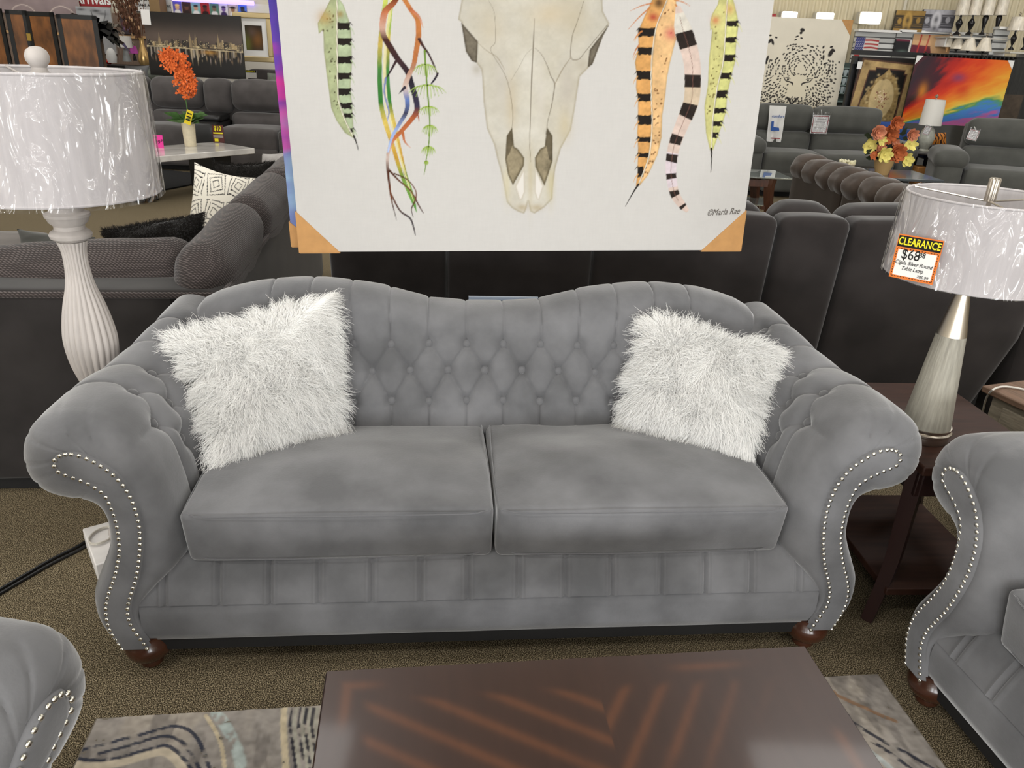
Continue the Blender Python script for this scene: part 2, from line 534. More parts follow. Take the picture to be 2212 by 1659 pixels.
def seat_cushion(root, xa, xb, seed, yf=.03, yb=.60):
    cx, sx = (xa + xb) / 2, xb - xa - .004
    zt, zb = .500, .328
    def fn(p):
        x, y, z = p[..., 0], p[..., 1], p[..., 2]
        n = fbm(x * 5 + seed, y * 5 + 3 * seed, 3) - .5
        p[..., 2] = z + np.where(z > 0, .012 * n - .034 * sm(y, -.15, .3), .004 * n)
        p[..., 1] = y + np.where(y < -.1, .030 * (1 - (z + .086) / .172), 0) - np.where(y < -.2, .012 * (fbm(x * 4 + seed, z * 6, 2) - .5), 0)
        return p
    mb = MB().rbox(cx, (yf + yb) / 2, (zt + zb) / 2, sx, yb - yf, zt - zb, .020, (.004, .014, .03), 40, fn=fn)
    c = mb.build('seat_cushion', m_velvet, root, smooth=80, merge=1e-5)
    pts = [(xa + .01, yb - .05, zt - .016), (xa + .004, .3, zt - .01), (xa + .008, yf + .03, zt - .008), (xa + .03, yf + .004, zt - .006)]
    xs = np.linspace(xa + .06, xb - .06, 9)
    pts += [(x, yf - .007 - .011 * (1 - ((x - cx) / sx * 2) ** 2), zt - .006 + .004 * (1 - ((x - cx) / sx * 2) ** 2)) for x in xs]
    pts += [(xb - .03, yf + .004, zt - .006), (xb - .008, yf + .03, zt - .008), (xb - .004, .3, zt - .01), (xb - .01, yb - .05, zt - .016)]
    MB().tube(spline(pts, 90), .0018, 6).build('piping', m_piping, c)
    lo = [(x, y + (.028 if y < .1 else 0), zb + .02) for x, y, z in pts]
    MB().tube(spline([(x, y + .002, z) for x, y, z in lo], 90), .0016, 6).build('piping', m_piping, c)
    return c
def make_seating(name, label, cat, loc, rz, half, ncush, res=(640, 190), nails=(100, 100), tuft=True):
    """half = the half width between the arm inner faces measured as on the long sofa (0.81)"""
    root = thing(name, label, cat, loc, rz)
    sh = half - .81
    # base: plain skirt, pleated rail leaning back under the cushions
    base = MB()
    W = half + .122
    nx = res[0]
    xs = np.linspace(-W, W, nx)
    prof = np.array([(.34, .10), (.04, .10), (.026, .106), (.019, .13), (.019, .19), (.022, .214), (.026, .217), (.026, .2185), (.021, .222), (.023, .230), (.030, .25), (.040, .275), (.052, .30), (.070, .335), (.16, .345), (.55, .345)])
    G = np.zeros((len(prof), nx, 3))
    n_pl = max(3, int(round(2 * half / .125)))
    plx = np.linspace(-half - .05, half + .05, n_pl + 1)
    dd = np.min(np.abs(xs[:, None] - plx[None] - .004 * np.sin(plx * 31)[None]), axis=1)
    for i, (y, z) in enumerate(prof):
        G[i, :, 0] = xs
        bul = 0
        if 8 <= i <= 13: bul = .005 * (1 - np.exp(-dd / .0035)) + .003 * np.exp(-((dd - .012) / .005) ** 2) - .004
        skirt = .004 * (fbm(xs * 3, np.full(nx, z * 9), 2) - .5)
        G[i, :, 1] = y - bul * 1.5 + skirt
        G[i, :, 2] = z + bul * .5
    base.grid(G, flip=True)
    base.box(-W, W, .15, DEPTH - .03, .104, .34)
    base.build('base', m_velvet, root, smooth=60)
    MB().box(-W + .03, W - .03, .032, DEPTH - .06, .066, .102).build('under_shade_strip', m_black_matte, root)  # black box standing in for the deep shade under the skirt
    # camel back
    HB = .952 + sh
    nx, nt = res
    xs = np.linspace(-1, 1, nx); xs = np.sign(xs) * (1 - (1 - np.abs(xs)) ** 1.08) * HB
    ax = np.abs(xs)
    kx = ax / HB * .952
    zc = np.interp(kx, CRX, CRZ)
    prof = spline([(.57, .0), (.588, .22), (.615, .42), (.645, .62), (.668, .78), (.69, .90), (.73, .975), (.785, 1.0), (.835, .985), (.865, .92), (.878, .80), (.88, .5), (.88, .1), (.87, -.55)], nt)
    Z = .40 + (zc[None, :] - .40) * prof[:, 1][:, None]
    Z = np.where(prof[:, 1][:, None] < 0, .40 + .55 * prof[:, 1][:, None], Z)
    Y = np.repeat(prof[:, 0][:, None], nx, 1)
    g = np.sqrt(np.clip(1 - (np.clip(kx - .86, 0, 1) / .0925) ** 2, 0, 1))
    Y = .765 + (Y - .765) * (.30 + .70 * g)[None, :]
    P = np.stack([np.repeat(xs[None], nt, 0), Y, Z], 2)
    # tufting in (x, z-ish) space of the front face
    zfun = lambda x: float(np.interp(abs(x) / HB * .952, CRX, CRZ))
    sp = .1205
    K = int(HB / sp)
    top = [((k + .5) * sp, .722) for k in range(-K, K) if abs((k + .5) * sp) < HB - .25]
    mid = [(k * sp, .640) for k in range(-K, K + 1) if abs(k * sp) < HB - .20]
    bot = [((k + .5) * sp, .545) for k in range(-K, K) if abs((k + .5) * sp) < HB - .25]
    folds = []
    for x, z in top: folds.append(((x, z), (x * 1.06, zfun(x) + .25)))
    for x, z in bot: folds.append(((x, z), (x, .38)))
    for x, z in mid:
        for q in top + bot:
            if abs(q[0] - x) < sp * .6: folds.append(((x, z), q))
    # unrolled height: front z, then keep growing over the crest
    i_c = int(np.argmax(prof[:, 1]))
    V = Z.copy()
    V[i_c:] = zc[None] + (zc[None] - Z[i_c:])
    Q = np.c_[P[..., 0].ravel(), V.ravel()]
    d = seg_dist(Q, folds)
    b = pt_dist(Q, top + mid + bot)
    hor = seg_dist(Q, [(mid[i], mid[i + 1]) for i in range(len(mid) - 1)])
    wd = sm(Q[:, 1], .50, .56) * (1 - sm(Q[:, 1], .70, .76))
    h = .0075 * (1 - np.exp(-d / .003)) + (.0015 + .0065 * wd) * (1 - np.exp(-d / .03)) - .006 - .018 * np.exp(-(b / .022) ** 2) - .0018 * np.exp(-(hor / .006) ** 2)
    zone = (1 - sm(Q[:, 1] - np.tile(zc, nt), .02, .10)) * (1 - sm(np.abs(Q[:, 0]), HB - .09, HB - .01))
    h = h * zone + .003 * (fbm(Q[:, 0] * 6, Q[:, 1] * 6, 2) - .5)
    gu = np.gradient(P, axis=1); gv = np.gradient(P, axis=0)
    N = np.cross(gu, gv); N /= np.linalg.norm(N, axis=2)[..., None] + 1e-9
    if N[nt // 6, nx // 2, 1] > 0: N = -N
    P = P + N * h.reshape(nt, nx)[..., None]
    mb = MB().grid(P, flip=True)
    for c in (0, nx - 1):
        mb.f.append([i * nx + c for i in range(nt)]); mb.mi.append(0)
    back = mb.build('back', m_velvet, root, smooth=70)
    proto = None
    for x, z in top + mid + bot:
        j = int(np.argmin(np.abs(xs - x))); i = int(np.argmin(np.abs(Z[:i_c, j] - z)))
        if proto is None: proto = o = MB().ball((0, 0, 0), (.0145, .0145, .010), 8, 14).build('button', m_velvet, back)
        else:
            o = proto.copy(); COL.objects.link(o); o.parent = back
        o.location = [float(v) for v in P[i, j] + N[i, j] * .006]
        o.rotation_euler = Vector(N[i, j]).to_track_quat('Z', 'Y').to_euler()
    for k, side in enumerate((-1, 1)): make_arm(root, side, sh, True, 150, 'arm', nails[k])
    e = np.linspace(-half + .008, half - .008, ncush + 1)
    for k in range(ncush): seat_cushion(root, e[k] + (.003 if k else 0), e[k + 1] - (.003 if k < ncush - 1 else 0), 3.7 * k + 1)
    for x in (-1, 1):
        for y in (.058, .78): bun_foot(root, x * (half + .128), y)
    return root
SOFA = (-.024, 1.672, 0); SOFA_YAW = radians(5.837)
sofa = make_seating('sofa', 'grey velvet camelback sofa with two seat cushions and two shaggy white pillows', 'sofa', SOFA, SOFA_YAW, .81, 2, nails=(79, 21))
# ------------------------------------------------------------------ the other two velvet pieces
def place(ref, yaw, side, half, **kw):
    r = 1.0 + half - .81
    return dict(loc=(ref[0] - side * r * cos(yaw), ref[1] - side * r * sin(yaw), 0), rz=yaw, half=half, **kw)
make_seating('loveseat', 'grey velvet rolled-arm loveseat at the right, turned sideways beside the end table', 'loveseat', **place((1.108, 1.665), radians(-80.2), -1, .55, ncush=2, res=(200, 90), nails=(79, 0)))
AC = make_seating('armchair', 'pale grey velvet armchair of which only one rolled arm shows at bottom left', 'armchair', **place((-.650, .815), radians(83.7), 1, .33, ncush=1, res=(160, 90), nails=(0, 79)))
AC.location.z = .0165

# ------------------------------------------------------------------ pillows
sc_, ss_ = cos(SOFA_YAW), sin(SOFA_YAW)
NS = np.array([-ss_, sc_, 0])
def onsofa(px, py, ly):
    return onplane(px, py, np.array(SOFA) + NS * ly, NS)
def pillow_surface(C, thick, n=26, pinch=.10):
    """C = BL, BR, TR, TL corners; front and back sheets of a square pillow"""
    C = np.asarray(C, float)
    u = np.linspace(-1, 1, n)
    U, V = np.meshgrid(u, u, indexing='ij')
    k = 1 - pinch * (1 - V ** 2) * np.abs(U) ** 2
    l = 1 - pinch * (1 - U ** 2) * np.abs(V) ** 2
    s, t = (U * k + 1) / 2, (V * l + 1) / 2
    P = (C[0] * ((1 - s) * (1 - t))[..., None] + C[1] * (s * (1 - t))[..., None] + C[2] * (s * t)[..., None] + C[3] * ((1 - s) * t)[..., None])
    nrm = np.cross(C[1] - C[0] + C[2] - C[3], C[3] - C[0] + C[2] - C[1]); nrm /= np.linalg.norm(nrm)
    T = thick * np.clip(1 - U ** 2, 0, 1) ** .55 * np.clip(1 - V ** 2, 0, 1) ** .55
    return P, T, nrm, U, V
def pillow_mesh(C, thick, n=26, pinch=.10, org=None, mb=None, wob=0):
    P, T, nrm, U, V = pillow_surface(C, thick, n, pinch)
    org = np.asarray(org)
    w = wob * (fbm(U * 2.5 + 9, V * 2.5, 3) - .5) * (1 - U ** 2) * (1 - V ** 2)
    mb = mb or MB()
    mb.grid(P + nrm * (T + w)[..., None] - org)
    mb.grid(P - nrm * T[..., None] - org, flip=True)
    return mb
def fur(C, thick, n_str, length, org, width=.0009, curl=.012, droop=.35, both=True, seed=1):
    r = np.random.default_rng(seed)
    P, T, nrm, U, V = pillow_surface(C, thick, 40)
    C = np.asarray(C, float)
    ex = (C[1] - C[0]) / np.linalg.norm(C[1] - C[0]); ez = (C[3] - C[0]) / np.linalg.norm(C[3] - C[0])
    u, v = r.uniform(-1, 1, n_str), r.uniform(-1, 1, n_str)
    e = r.random(n_str) < .22  # more of it along the seams
    sd = r.integers(0, 4, n_str)
    u = np.where(e & (sd == 0), 1, np.where(e & (sd == 1), -1, u)); v = np.where(e & (sd == 2), 1, np.where(e & (sd == 3), -1, v))
    side = np.where(r.random(n_str) < (.12 if both else 0), -1.0, 1.0)
    k = 1 - .10 * (1 - v ** 2) * u ** 2; l = 1 - .10 * (1 - u ** 2) * v ** 2
    s, t = (u * k + 1) / 2, (v * l + 1) / 2
    base = C[0] * ((1 - s) * (1 - t))[:, None] + C[1] * (s * (1 - t))[:, None] + C[2] * (s * t)[:, None] + C[3] * ((1 - s) * t)[:, None]
    th = thick * np.clip(1 - u ** 2, 0, 1) ** .55 * np.clip(1 - v ** 2, 0, 1) ** .55
    base = base + nrm * (th * side)[:, None]
    swirl = fbm(u * 2.2 + seed, v * 2.2, 3) * 4 * pi
    out = ex * (u * np.abs(u) ** 1.5)[:, None] + ez * (v * np.abs(v) ** 1.5)[:, None]
    lump = np.clip(1.1 - .8 * np.maximum(np.abs(u), np.abs(v)) ** 6, .2, 1.1)
    d = nrm * (side * .38 * lump)[:, None] + out * 1.0 + ex * (np.cos(swirl) * .45)[:, None] + ez * (np.sin(swirl) * .45 - .28)[:, None] + r.normal(0, .20, (n_str, 3))
    d /= np.linalg.norm(d, axis=1)[:, None]
    L = length * r.uniform(.5, 1.2, n_str) * (1 + .35 * (np.maximum(np.abs(u), np.abs(v)) > .93) * r.random(n_str))
    ph, fr = r.uniform(0, 6.28, n_str), r.uniform(3, 7, n_str)
    a = np.cross(d, r.normal(0, 1, (n_str, 3))); a /= np.linalg.norm(a, axis=1)[:, None]
    b = np.cross(d, a)
    K = 6
    pts = np.zeros((n_str, K, 3))
    for i in range(K):
        q = i / (K - 1)
        pts[:, i] = base + d * (L * q)[:, None] + (a * np.cos(ph + fr * q)[:, None] + b * np.sin(ph + fr * q)[:, None]) * (curl * q) - (a * np.cos(ph)[:, None] + b * np.sin(ph)[:, None]) * (curl * q * .2)
        pts[:, i, 2] -= droop * length * q * q
    wv = np.cross(d, np.array([0.1, -1, .2])); wv /= np.linalg.norm(wv, axis=1)[:, None] + 1e-9
    nc = max(40, n_str // 9)
    ci = r.integers(0, n_str, nc)
    near = np.empty(n_str, int)
    for s0 in range(0, n_str, 2000):
        dd_ = ((base[s0:s0 + 2000, None] - base[None, ci]) ** 2).sum(2)
        near[s0:s0 + 2000] = ci[np.argmin(dd_, 1)]
    tip = pts[near, K - 1] - pts[:, K - 1]
    for i in range(K): pts[:, i] += tip * (.4 * (i / (K - 1)) ** 1.3)
    G = np.zeros((n_str, K, 2, 3))
    for i in range(K):
        w = width * (1 - .75 * i / (K - 1))
        G[:, i, 0], G[:, i, 1] = pts[:, i] - wv * w, pts[:, i] + wv * w
    idx = np.arange(n_str)[:, None] * (K * 2) + np.arange(K - 1)[None] * 2
    F = np.stack([idx, idx + 1, idx + 3, idx + 2], 2).reshape(-1, 4)
    mb = MB()
    mb.v, mb.f, mb.mi, mb.n = [(G - np.asarray(org)).reshape(-1, 3)], F.tolist(), [0] * len(F), n_str * K * 2
    return mb
m_fur = M('white long fur', (252, 251, 248), .9, sheen=.3, spec=.1)
_nt = m_fur.node_tree
_tl = _nt.nodes.new('ShaderNodeBsdfTranslucent'); _tl.inputs[0].default_value = (.98, .97, .95, 1)
_mx = _nt.nodes.new('ShaderNodeMixShader'); _mx.inputs[0].default_value = .30
_nt.links.new(_nt.nodes['Principled BSDF'].outputs[0], _mx.inputs[1]); _nt.links.new(_tl.outputs[0], _mx.inputs[2]); _nt.links.new(_mx.outputs[0], _nt.nodes['Material Output'].inputs[0])
m_furcore = M('white fur backing', (246, 245, 241), .95)
def fur_pillow(label, C, seed, n=25000):
    C = np.asarray(C)
    org = C[:2].mean(0); org[2] = C[:, 2].min() - .02
    t = thing('fur_pillow', label, 'pillow', org, 0, 'shaggy white pillows on the sofa')
    core = pillow_mesh(C, .055, org=org).build('cover', m_furcore, t, smooth=80)
    fur(C, .055, n, .066, org, seed=seed).build('fur', m_fur, core, smooth=0)
    return t
CL = [atz(482, 968, .535), atz(718, 905, .525), onsofa(702, 646, .615), onsofa(386, 736, .52)]
fur_pillow('shaggy white fur pillow at the left end of the sofa', CL, 3)
CR = [atz(1352, 898, .525), atz(1602, 958, .54), onsofa(1660, 755, .50), onsofa(1412, 695, .60)]
fur_pillow('shaggy white fur pillow at the right end of the sofa', CR, 5)

# ------------------------------------------------------------------ coffee table
m_wood = M('dark cherry wood', (46, 30, 25), .28, coat=.3, var=(6, .25, 6), stretch=(1, 8, 8))
m_wood_dark = M('very dark cherry wood', (36, 20, 17), .35, coat=.25, var=(8, .3))
m_inlay = colmat('inlaid veneer', .36, .5, coat=.12)
CT_YAW = radians(7.5)
ct = thing('coffee_table', 'dark brown wooden coffee table with chevron inlay standing on the patterned rug', 'coffee table', (.151 + .30 * sin(CT_YAW), 1.214 - .30 * cos(CT_YAW), .0165), CT_YAW)
CW, CD, CZ = .495, .30, .456
MB().box(-CW, CW, -CD, CD, CZ - .032, CZ).build('table_top', m_wood, ct, bevel=.006)
nu, nv = 330, 200
u = np.linspace(-CW + .004, CW - .004, nu); v = np.linspace(-CD + .004, CD - .004, nv)
U, V = np.meshgrid(u, v, indexing='ij')
vv = CD - V
eu, ev = CW - np.abs(U), np.minimum(CD - V, CD + V)
edge = np.minimum(eu, ev)
s_ = (vv + np.abs(U - .03) * np.where(U < .03, .62, -.0) + np.where(U >= .03, -(U - .03) * 1.25, 0))
n1 = fbm(U * 5 + 3, V * 5 + 1, 3)
stripe = np.where(U < .03, vv - (U + .5) * .62, vv + (U - .03) * 1.55)
per = np.where(U < .03, .078, .115)
ph = (stripe / per) % 1
w1 = np.exp(-((ph - .5) / .17) ** 2) * sm(n1, .34, .56)
glow = w1 * sm(edge, .07, .10) * (1 - .75 * sm(U, .10, .40))
band = np.exp(-((edge - .045) / .011) ** 2) * sm(fbm(U * 4 + 8, V * 4, 2), .42, .56)
k = np.clip(glow * .58 + band * .55, 0, 1)[..., None]
g = (fbm(U * 60, V * 9, 3) - .5)[..., None] * .25 + 1
CT = (lin((54, 36, 29)) * (1 - k) + lin((98, 60, 38)) * k) * g
P = np.stack([U, V, np.full_like(U, CZ + .0006)], 2)
MB().grid(P, c=CT).build('inlay', m_inlay, ct, smooth=0, label='chevron veneer inlay')
for sx in (-1, 1):
    MB().box(sx * (CW - .05) - .012, sx * (CW - .05) + .012, -CD + .06, CD - .06, CZ - .11, CZ - .03).build('apron', m_wood_dark, ct, bevel=.003)
    MB().box(-CW + .06, CW - .06, sx * (CD - .05) - .012, sx * (CD - .05) + .012, CZ - .11, CZ - .03).build('apron', m_wood_dark, ct, bevel=.003)
    for sy in (-1, 1):
        x, y = sx * (CW - .045), sy * (CD - .045)
        pts = [(x, y, CZ - .03), (x, y, .25), (x + sx * .012, y + sy * .012, .1), (x + sx * .035, y + sy * .035, 0)]
        MB().tube(spline(pts, 14), np.linspace(.033, .021, 14), 4).build('leg', m_wood_dark, ct, smooth=20)
MB().box(-CW + .06, CW - .06, -CD + .06, CD - .06, .11, .13).build('shelf', m_wood_dark, ct, bevel=.003)

# ------------------------------------------------------------------ rug under it
RY = radians(7.44)
e1 = np.array([cos(RY), sin(RY)]); e2 = np.array([sin(RY), -cos(RY)])
ro = np.array([-1.008, 1.423])
def rugpt(px, py):
    q = atz(px, py, .012)[:2] - ro
    return (q @ e1, q @ e2)
RW, RD = 2.10, 1.55
rug = thing('area_rug', 'grey and beige area rug with dark blue swirling lines, under the coffee table', 'rug', (ro[0], ro[1], 0), RY)
a = np.linspace(0, RW, 470); b = np.r_[np.linspace(0, .55, 150), np.linspace(.56, RD, 50)]
A, B = np.meshgrid(a, b, indexing='ij')
f1 = fbm(A * 9 + 2, B * 4, 4); f2 = fbm(A * 26, B * 8 + 4, 4); f3 = fbm(A * 60, B * 60, 2)
C = lin((156, 149, 142)) * np.ones(A.shape + (3,))
def mix(C, col, k): return C * (1 - k[..., None]) + lin(col) * k[..., None]
C = mix(C, (170, 161, 150), sm(f1, .48, .64))
C = mix(C, (112, 106, 102), sm(f2, .53, .68) * .6)
Q = np.c_[A.ravel(), B.ravel()]
def crv(pts, w, col, dash=None, k2=.9):
    global C
    q = spline([rugpt(*p) for p in pts], 60)
    d = seg_dist(Q, list(zip(q[:-1], q[1:]))).reshape(A.shape)
    k = (1 - sm(d, w * .6, w)) * k2
    if dash: k = k * sm(fbm(A * 55, B * 55 + dash, 2), .22, .46)
    C = mix(C, col, k)
z3 = lambda l: [(x / 2.989, 1300 + y / 2.989) for x, y in l]
crv(z3([(420, 1040), (600, 1060), (800, 1030), (950, 985), (1060, 970), (1130, 1010), (1180, 1073), (1200, 1130)]), .014, (205, 192, 170))
crv(z3([(1395, 715), (1450, 790), (1490, 860), (1530, 950), (1560, 1073), (1580, 1150)]), .017, (182, 194, 190), 9)
crv(z3([(1330, 735), (1390, 830), (1430, 930), (1450, 1073)]), .006, (205, 190, 160))
for pts in ([(470, 965), (660, 920), (880, 865), (1050, 820), (1130, 805), (1220, 830), (1280, 890), (1320, 980), (1345, 1050), (1360, 1130)],
            [(640, 975), (800, 935), (950, 890), (1050, 870), (1130, 880), (1200, 930), (1240, 990), (1280, 1060), (1300, 1130)],
            [(440, 1000), (620, 1020), (750, 1005), (880, 970), (1000, 940), (1070, 930), (1140, 965), (1200, 1030), (1230, 1073), (1250, 1120)]):
    crv(z3(pts), .0058, (46, 52, 68), 3)
crv(z3([(1835, 695), (1830, 800), (1835, 900), (1845, 1073)]), .010, (205, 190, 160))
for x in (1890, 1945, 1985, 2030):
    crv(z3([(x - 5, 690), (x - 18, 790), (x - 3, 900), (x + 20, 1073)]), .0045, (36, 38, 50), x)
    crv(z3([(x + 20, 690), (x + 10, 790), (x + 20, 900), (x + 42, 1073)]), .0055, (168, 164, 150))
for pts, w, cl, ds in (([(1830, 1545), (1846, 1563), (1909, 1602), (1965, 1630), (2020, 1662)], .007, (38, 42, 56), 3), ([(1845, 1575), (1867, 1591), (1923, 1627), (1975, 1665)], .007, (38, 42, 56), 5), ([(1800, 1495), (1811, 1504), (1881, 1535), (1934, 1556)], .008, (150, 118, 92), None), ([(1850, 1600), (1900, 1640), (1930, 1665)], .010, (180, 186, 184), None)):
    crv(pts, w, cl, ds)
C = C * (1 + (f3 - .5) * .5)[..., None]
hz = .010 + .003 * (f3 - .5) + .003 * sm(f1, .4, .6)
mbr = MB()
mbr.grid(np.stack([A, -B, hz], 2), c=np.clip(C, 0, 1), flip=True)
mbr.build('pile', colmat('rug pile', .95, .1), rug, smooth=80)
MB().box(-.004, RW + .004, -RD - .004, .004, .001, .009).build('backing', M('rug backing', (120, 112, 100), .9), rug)

# ------------------------------------------------------------------ tall lamp at the left
m_wash = M('whitewashed wood', (186, 179, 174), .7, var=(14, .14), bump=(60, .1), stretch=(1, 1, .25))
m_wash_line = M('whitewashed base', (226, 222, 218), .7, var=(20, .05))
m_shade = M('white pleated lampshade', (203, 198, 198), .85, var=(60, .05), stretch=(1, 1, .01))
def plastic():
    mt = bpy.data.materials.new('crinkled clear plastic'); mt.use_nodes = True
    nt = mt.node_tree; nt.nodes.remove(nt.nodes['Principled BSDF'])
    o = nt.nodes['Material Output']
    tr = nt.nodes.new('ShaderNodeBsdfTransparent'); tr.inputs[0].default_value = (.97, .97, .98, 1)
    gl = nt.nodes.new('ShaderNodeBsdfGlossy'); gl.inputs['Roughness'].default_value = .12
    fr = nt.nodes.new('ShaderNodeLayerWeight'); fr.inputs[0].default_value = .30
    mx = nt.nodes.new('ShaderNodeMixShader')
    tc = nt.nodes.new('ShaderNodeTexCoord'); mp = nt.nodes.new('ShaderNodeMapping'); mp.inputs['Scale'].default_value = (1, 1, .28)
    n = nt.nodes.new('ShaderNodeTexNoise'); n.inputs['Scale'].default_value = 13; n.inputs['Detail'].default_value = 2; n.inputs['Distortion'].default_value = 1.6
    bp = nt.nodes.new('ShaderNodeBump'); bp.inputs['Strength'].default_value = 1; bp.inputs['Distance'].default_value = .09
    L = nt.links.new
    L(tc.outputs['Object'], mp.inputs[0]); L(mp.outputs[0], n.inputs['Vector']); L(n.outputs['Fac'], bp.inputs['Height'])
    L(bp.outputs[0], gl.inputs['Normal']); ma = nt.nodes.new('ShaderNodeMath'); ma.operation = 'MULTIPLY_ADD'; ma.inputs[1].default_value = .55; ma.inputs[2].default_value = .05; L(fr.outputs['Facing'], ma.inputs[0]); L(ma.outputs[0], mx.inputs[0]); L(tr.outputs[0], mx.inputs[1]); L(gl.outputs[0], mx.inputs[2]); L(mx.outputs[0], o.inputs[0])
    return mt
m_plastic = plastic()
LX, LY = -1.252, 2.12
zL = lambda y: float(aty(80 + (y - 124) * .19, y, LY)[2])
kL = float(np.dot(np.array([LX, LY, -.6]), FW)) / FPX
tl = thing('floor_lamp', 'tall whitewashed fluted lamp with plastic-wrapped white drum shade, left of the sofa', 'lamp', (LX, LY, 0))
b = .118
MB().box(-b, b, -b, b, 0, .07, T=rotz(radians(36.5))).build('base', m_wash_line, tl, bevel=.004, label='square white base block')
fl = lambda a, z: .085 * np.abs(np.sin(a * 11)) * sm(z, .10, .2) * (1 - sm(z, 1.06, 1.09))
rows = [(.053, .07), (.055, .10), (.034, .115), (.03, .15), (.029, .30), (.032, .45)] + [(r * kL, zL(y)) for y, r in ((850, 26), (816, 36), (785, 45), (754, 50), (725, 51), (689, 46), (653, 38), (617, 28), (581, 23), (545, 23), (520, 28))]
MB().lathe(spline(rows, 90), 132, flute=fl).build('column', m_wash, tl, smooth=60, label='fluted baluster column')
nk = [(30, 519), (40, 512), (42, 505), (38, 499), (30, 494), (30, 486), (38, 478), (40, 472), (44, 466), (44, 460), (34, 455), (32, 440), (30, 420), (14, 412), (14, 400)]
MB().lathe([(r * kL, zL(y)) for r, y in nk], 40).build('neck', m_wash, tl, smooth=30)
SB, ST = zL(412), zL(152)
MB().lathe([(.022, SB - .02), (.022, SB + .04), (.008, SB + .04), (.006, ST - .01)], 16).build('socket', m_nickel, tl)
zz = np.linspace(SB, ST, 14)
sh = MB()
a = np.linspace(0, 2 * pi, 120, endpoint=False)
for ro_, fl_ in ((0, True), (-.004, False)):
    G = np.zeros((14, 120, 3))
    for i, z in enumerate(zz):
        r = .248 - .006 * i / 13 + ro_
        G[i, :, 0], G[i, :, 1], G[i, :, 2] = r * np.cos(a), r * np.sin(a), z
    sh.grid(G, cv=True, flip=fl_)
shade = sh.build('lamp_shade', m_shade, tl, smooth=60)
for z, r in ((SB, .248), (ST, .242)):
    MB().tube([((r - .002) * cos(t), (r - .002) * sin(t), z) for t in a], .0045, 8, closed=True).build('shade_trim', m_shade, shade)
sp = MB()
for t in (.35, .35 + 2 * pi / 3, .35 + 4 * pi / 3): sp.tube([(0, 0, ST - .018), (.16 * cos(t), .16 * sin(t), ST - .012), (.238 * cos(t), .238 * sin(t), ST)], .003, 6)
sp.build('spider', m_wash, tl)
fz = zL(124)
MB().lathe([(.0, ST - .02), (.026, ST - .02), (.026, ST - .006), (.02, ST - .002), (.017, ST + .01), (.02, fz - .04), (.014, fz - .03), (.02, fz - .02), (.0275, fz - .008), (.029, fz + .004), (.024, fz + .017), (.013, fz + .025), (0, fz + .027)], 28).build('finial', m_wash, tl, smooth=60)
G = np.zeros((26, 160, 3)); a2 = np.linspace(0, 2 * pi, 160, endpoint=False)
for i in range(26):
    q = i / 25
    z = SB - .012 + (ST - SB + .018) * q
    r = .254 - .006 * q + .012 * (fbm(np.cos(a2) * 4 + 9, np.sin(a2) * 4 + q * 2.2, 3) - .35) * (1 if i < 24 else .2)
    r = r + .028 * np.exp(-((a2 - 6.1) / .10) ** 2) * np.exp(-((q - .42) / .35) ** 2)
    G[i, :, 0], G[i, :, 1], G[i, :, 2] = r * np.cos(a2), r * np.sin(a2), z
MB().grid(G, cv=True).build('plastic_wrap', m_plastic, tl, smooth=80, label='clear crinkled plastic wrap')
m_cord_clear = M('clear cord', (206, 200, 188), .3, coat=.4)
cc = [( -.075 + .034 * cos(t * .9), -.02 + .05 * sin(t * .9), .074 + .0025 * (t / 6.28)) for t in np.linspace(0, 6.28 * 3.2, 90)]
MB().tube(cc, .0026, 6).build('cord', m_cord_clear, tl, label='coiled clear cord')

# ------------------------------------------------------------------ end table and its lamp
ET_YAW = radians(4)
m_wood_sat = M('satin cherry wood', (58, 36, 28), .5, var=(6, .25, 6), stretch=(1, 8, 8), spec=.3)
EX, EY, EZ = 1.338, 2.20, .58
et = thing('end_table', 'dark cherry end table with a lower shelf, between sofa and loveseat', 'end table', (EX, EY, 0), ET_YAW)
MB().box(-.205, .205, -.30, .30, EZ - .03, EZ).build('table_top', m_wood_sat, et, bevel=.005)
MB().box(-.185, .185, -.26, .26, EZ - .12, EZ - .03).build('apron', m_wood_dark, et, bevel=.003)
MB().box(-.19, .19, -.27, .27, .115, .14).build('shelf', m_wood_sat, et, bevel=.003)
for sx in (-1, 1):
    for sy in (-1, 1):
        x, y = sx * .17, sy * .23
        pts = [(x, y, EZ - .03), (x, y, .38), (x + sx * .006, y + sy * .006, .2), (x + sx * .035, y + sy * .01, 0)]
        MB().tube(spline(pts, 16), np.linspace(.034, .024, 16), 4).build('leg', M('leg wood', (38, 17, 14), .4, coat=.1), et, smooth=20)
TX, TY = 1.24, 2.08
zR = lambda y: float(aty(2116 - (y - 400) * .222, y, TY)[2])
kR = float(np.dot(np.array([TX, TY, -.7]), FW)) / FPX
tr = thing('table_lamp', 'silver cone table lamp with wrapped white drum shade and clearance tag, on the end table', 'lamp', (TX, TY, EZ))
Z = lambda y: zR(y) - EZ
MB().lathe([(.0, 0), (.066, 0), (.068, .004), (.068, .022), (.073, .026), (.073, .032), (.068, .036), (.070, .040), (.070, .046), (0, .046)], 48).build('base', m_nickel, tr, smooth=30)
m_cone = M('ribbed champagne cone', (160, 156, 144), .6, metal=.1, var=(110, .16), bump=(120, .25), stretch=(1, 1, .04))
zc1, zc2 = Z(722), Z(626)
MB().lathe([(.0665, .046), (.039, zc1)], 64).build('cone_body', m_cone, tr, smooth=60)
MB().lathe([(.0395, zc1), (.0165, zc2), (.0165, zc2 + .03)], 48).build('cone_neck', m_nickel, tr, smooth=60)
RB, RTp = Z(596), Z(424)
rs = .214
sh = MB(); a = np.linspace(0, 2 * pi, 120, endpoint=False)
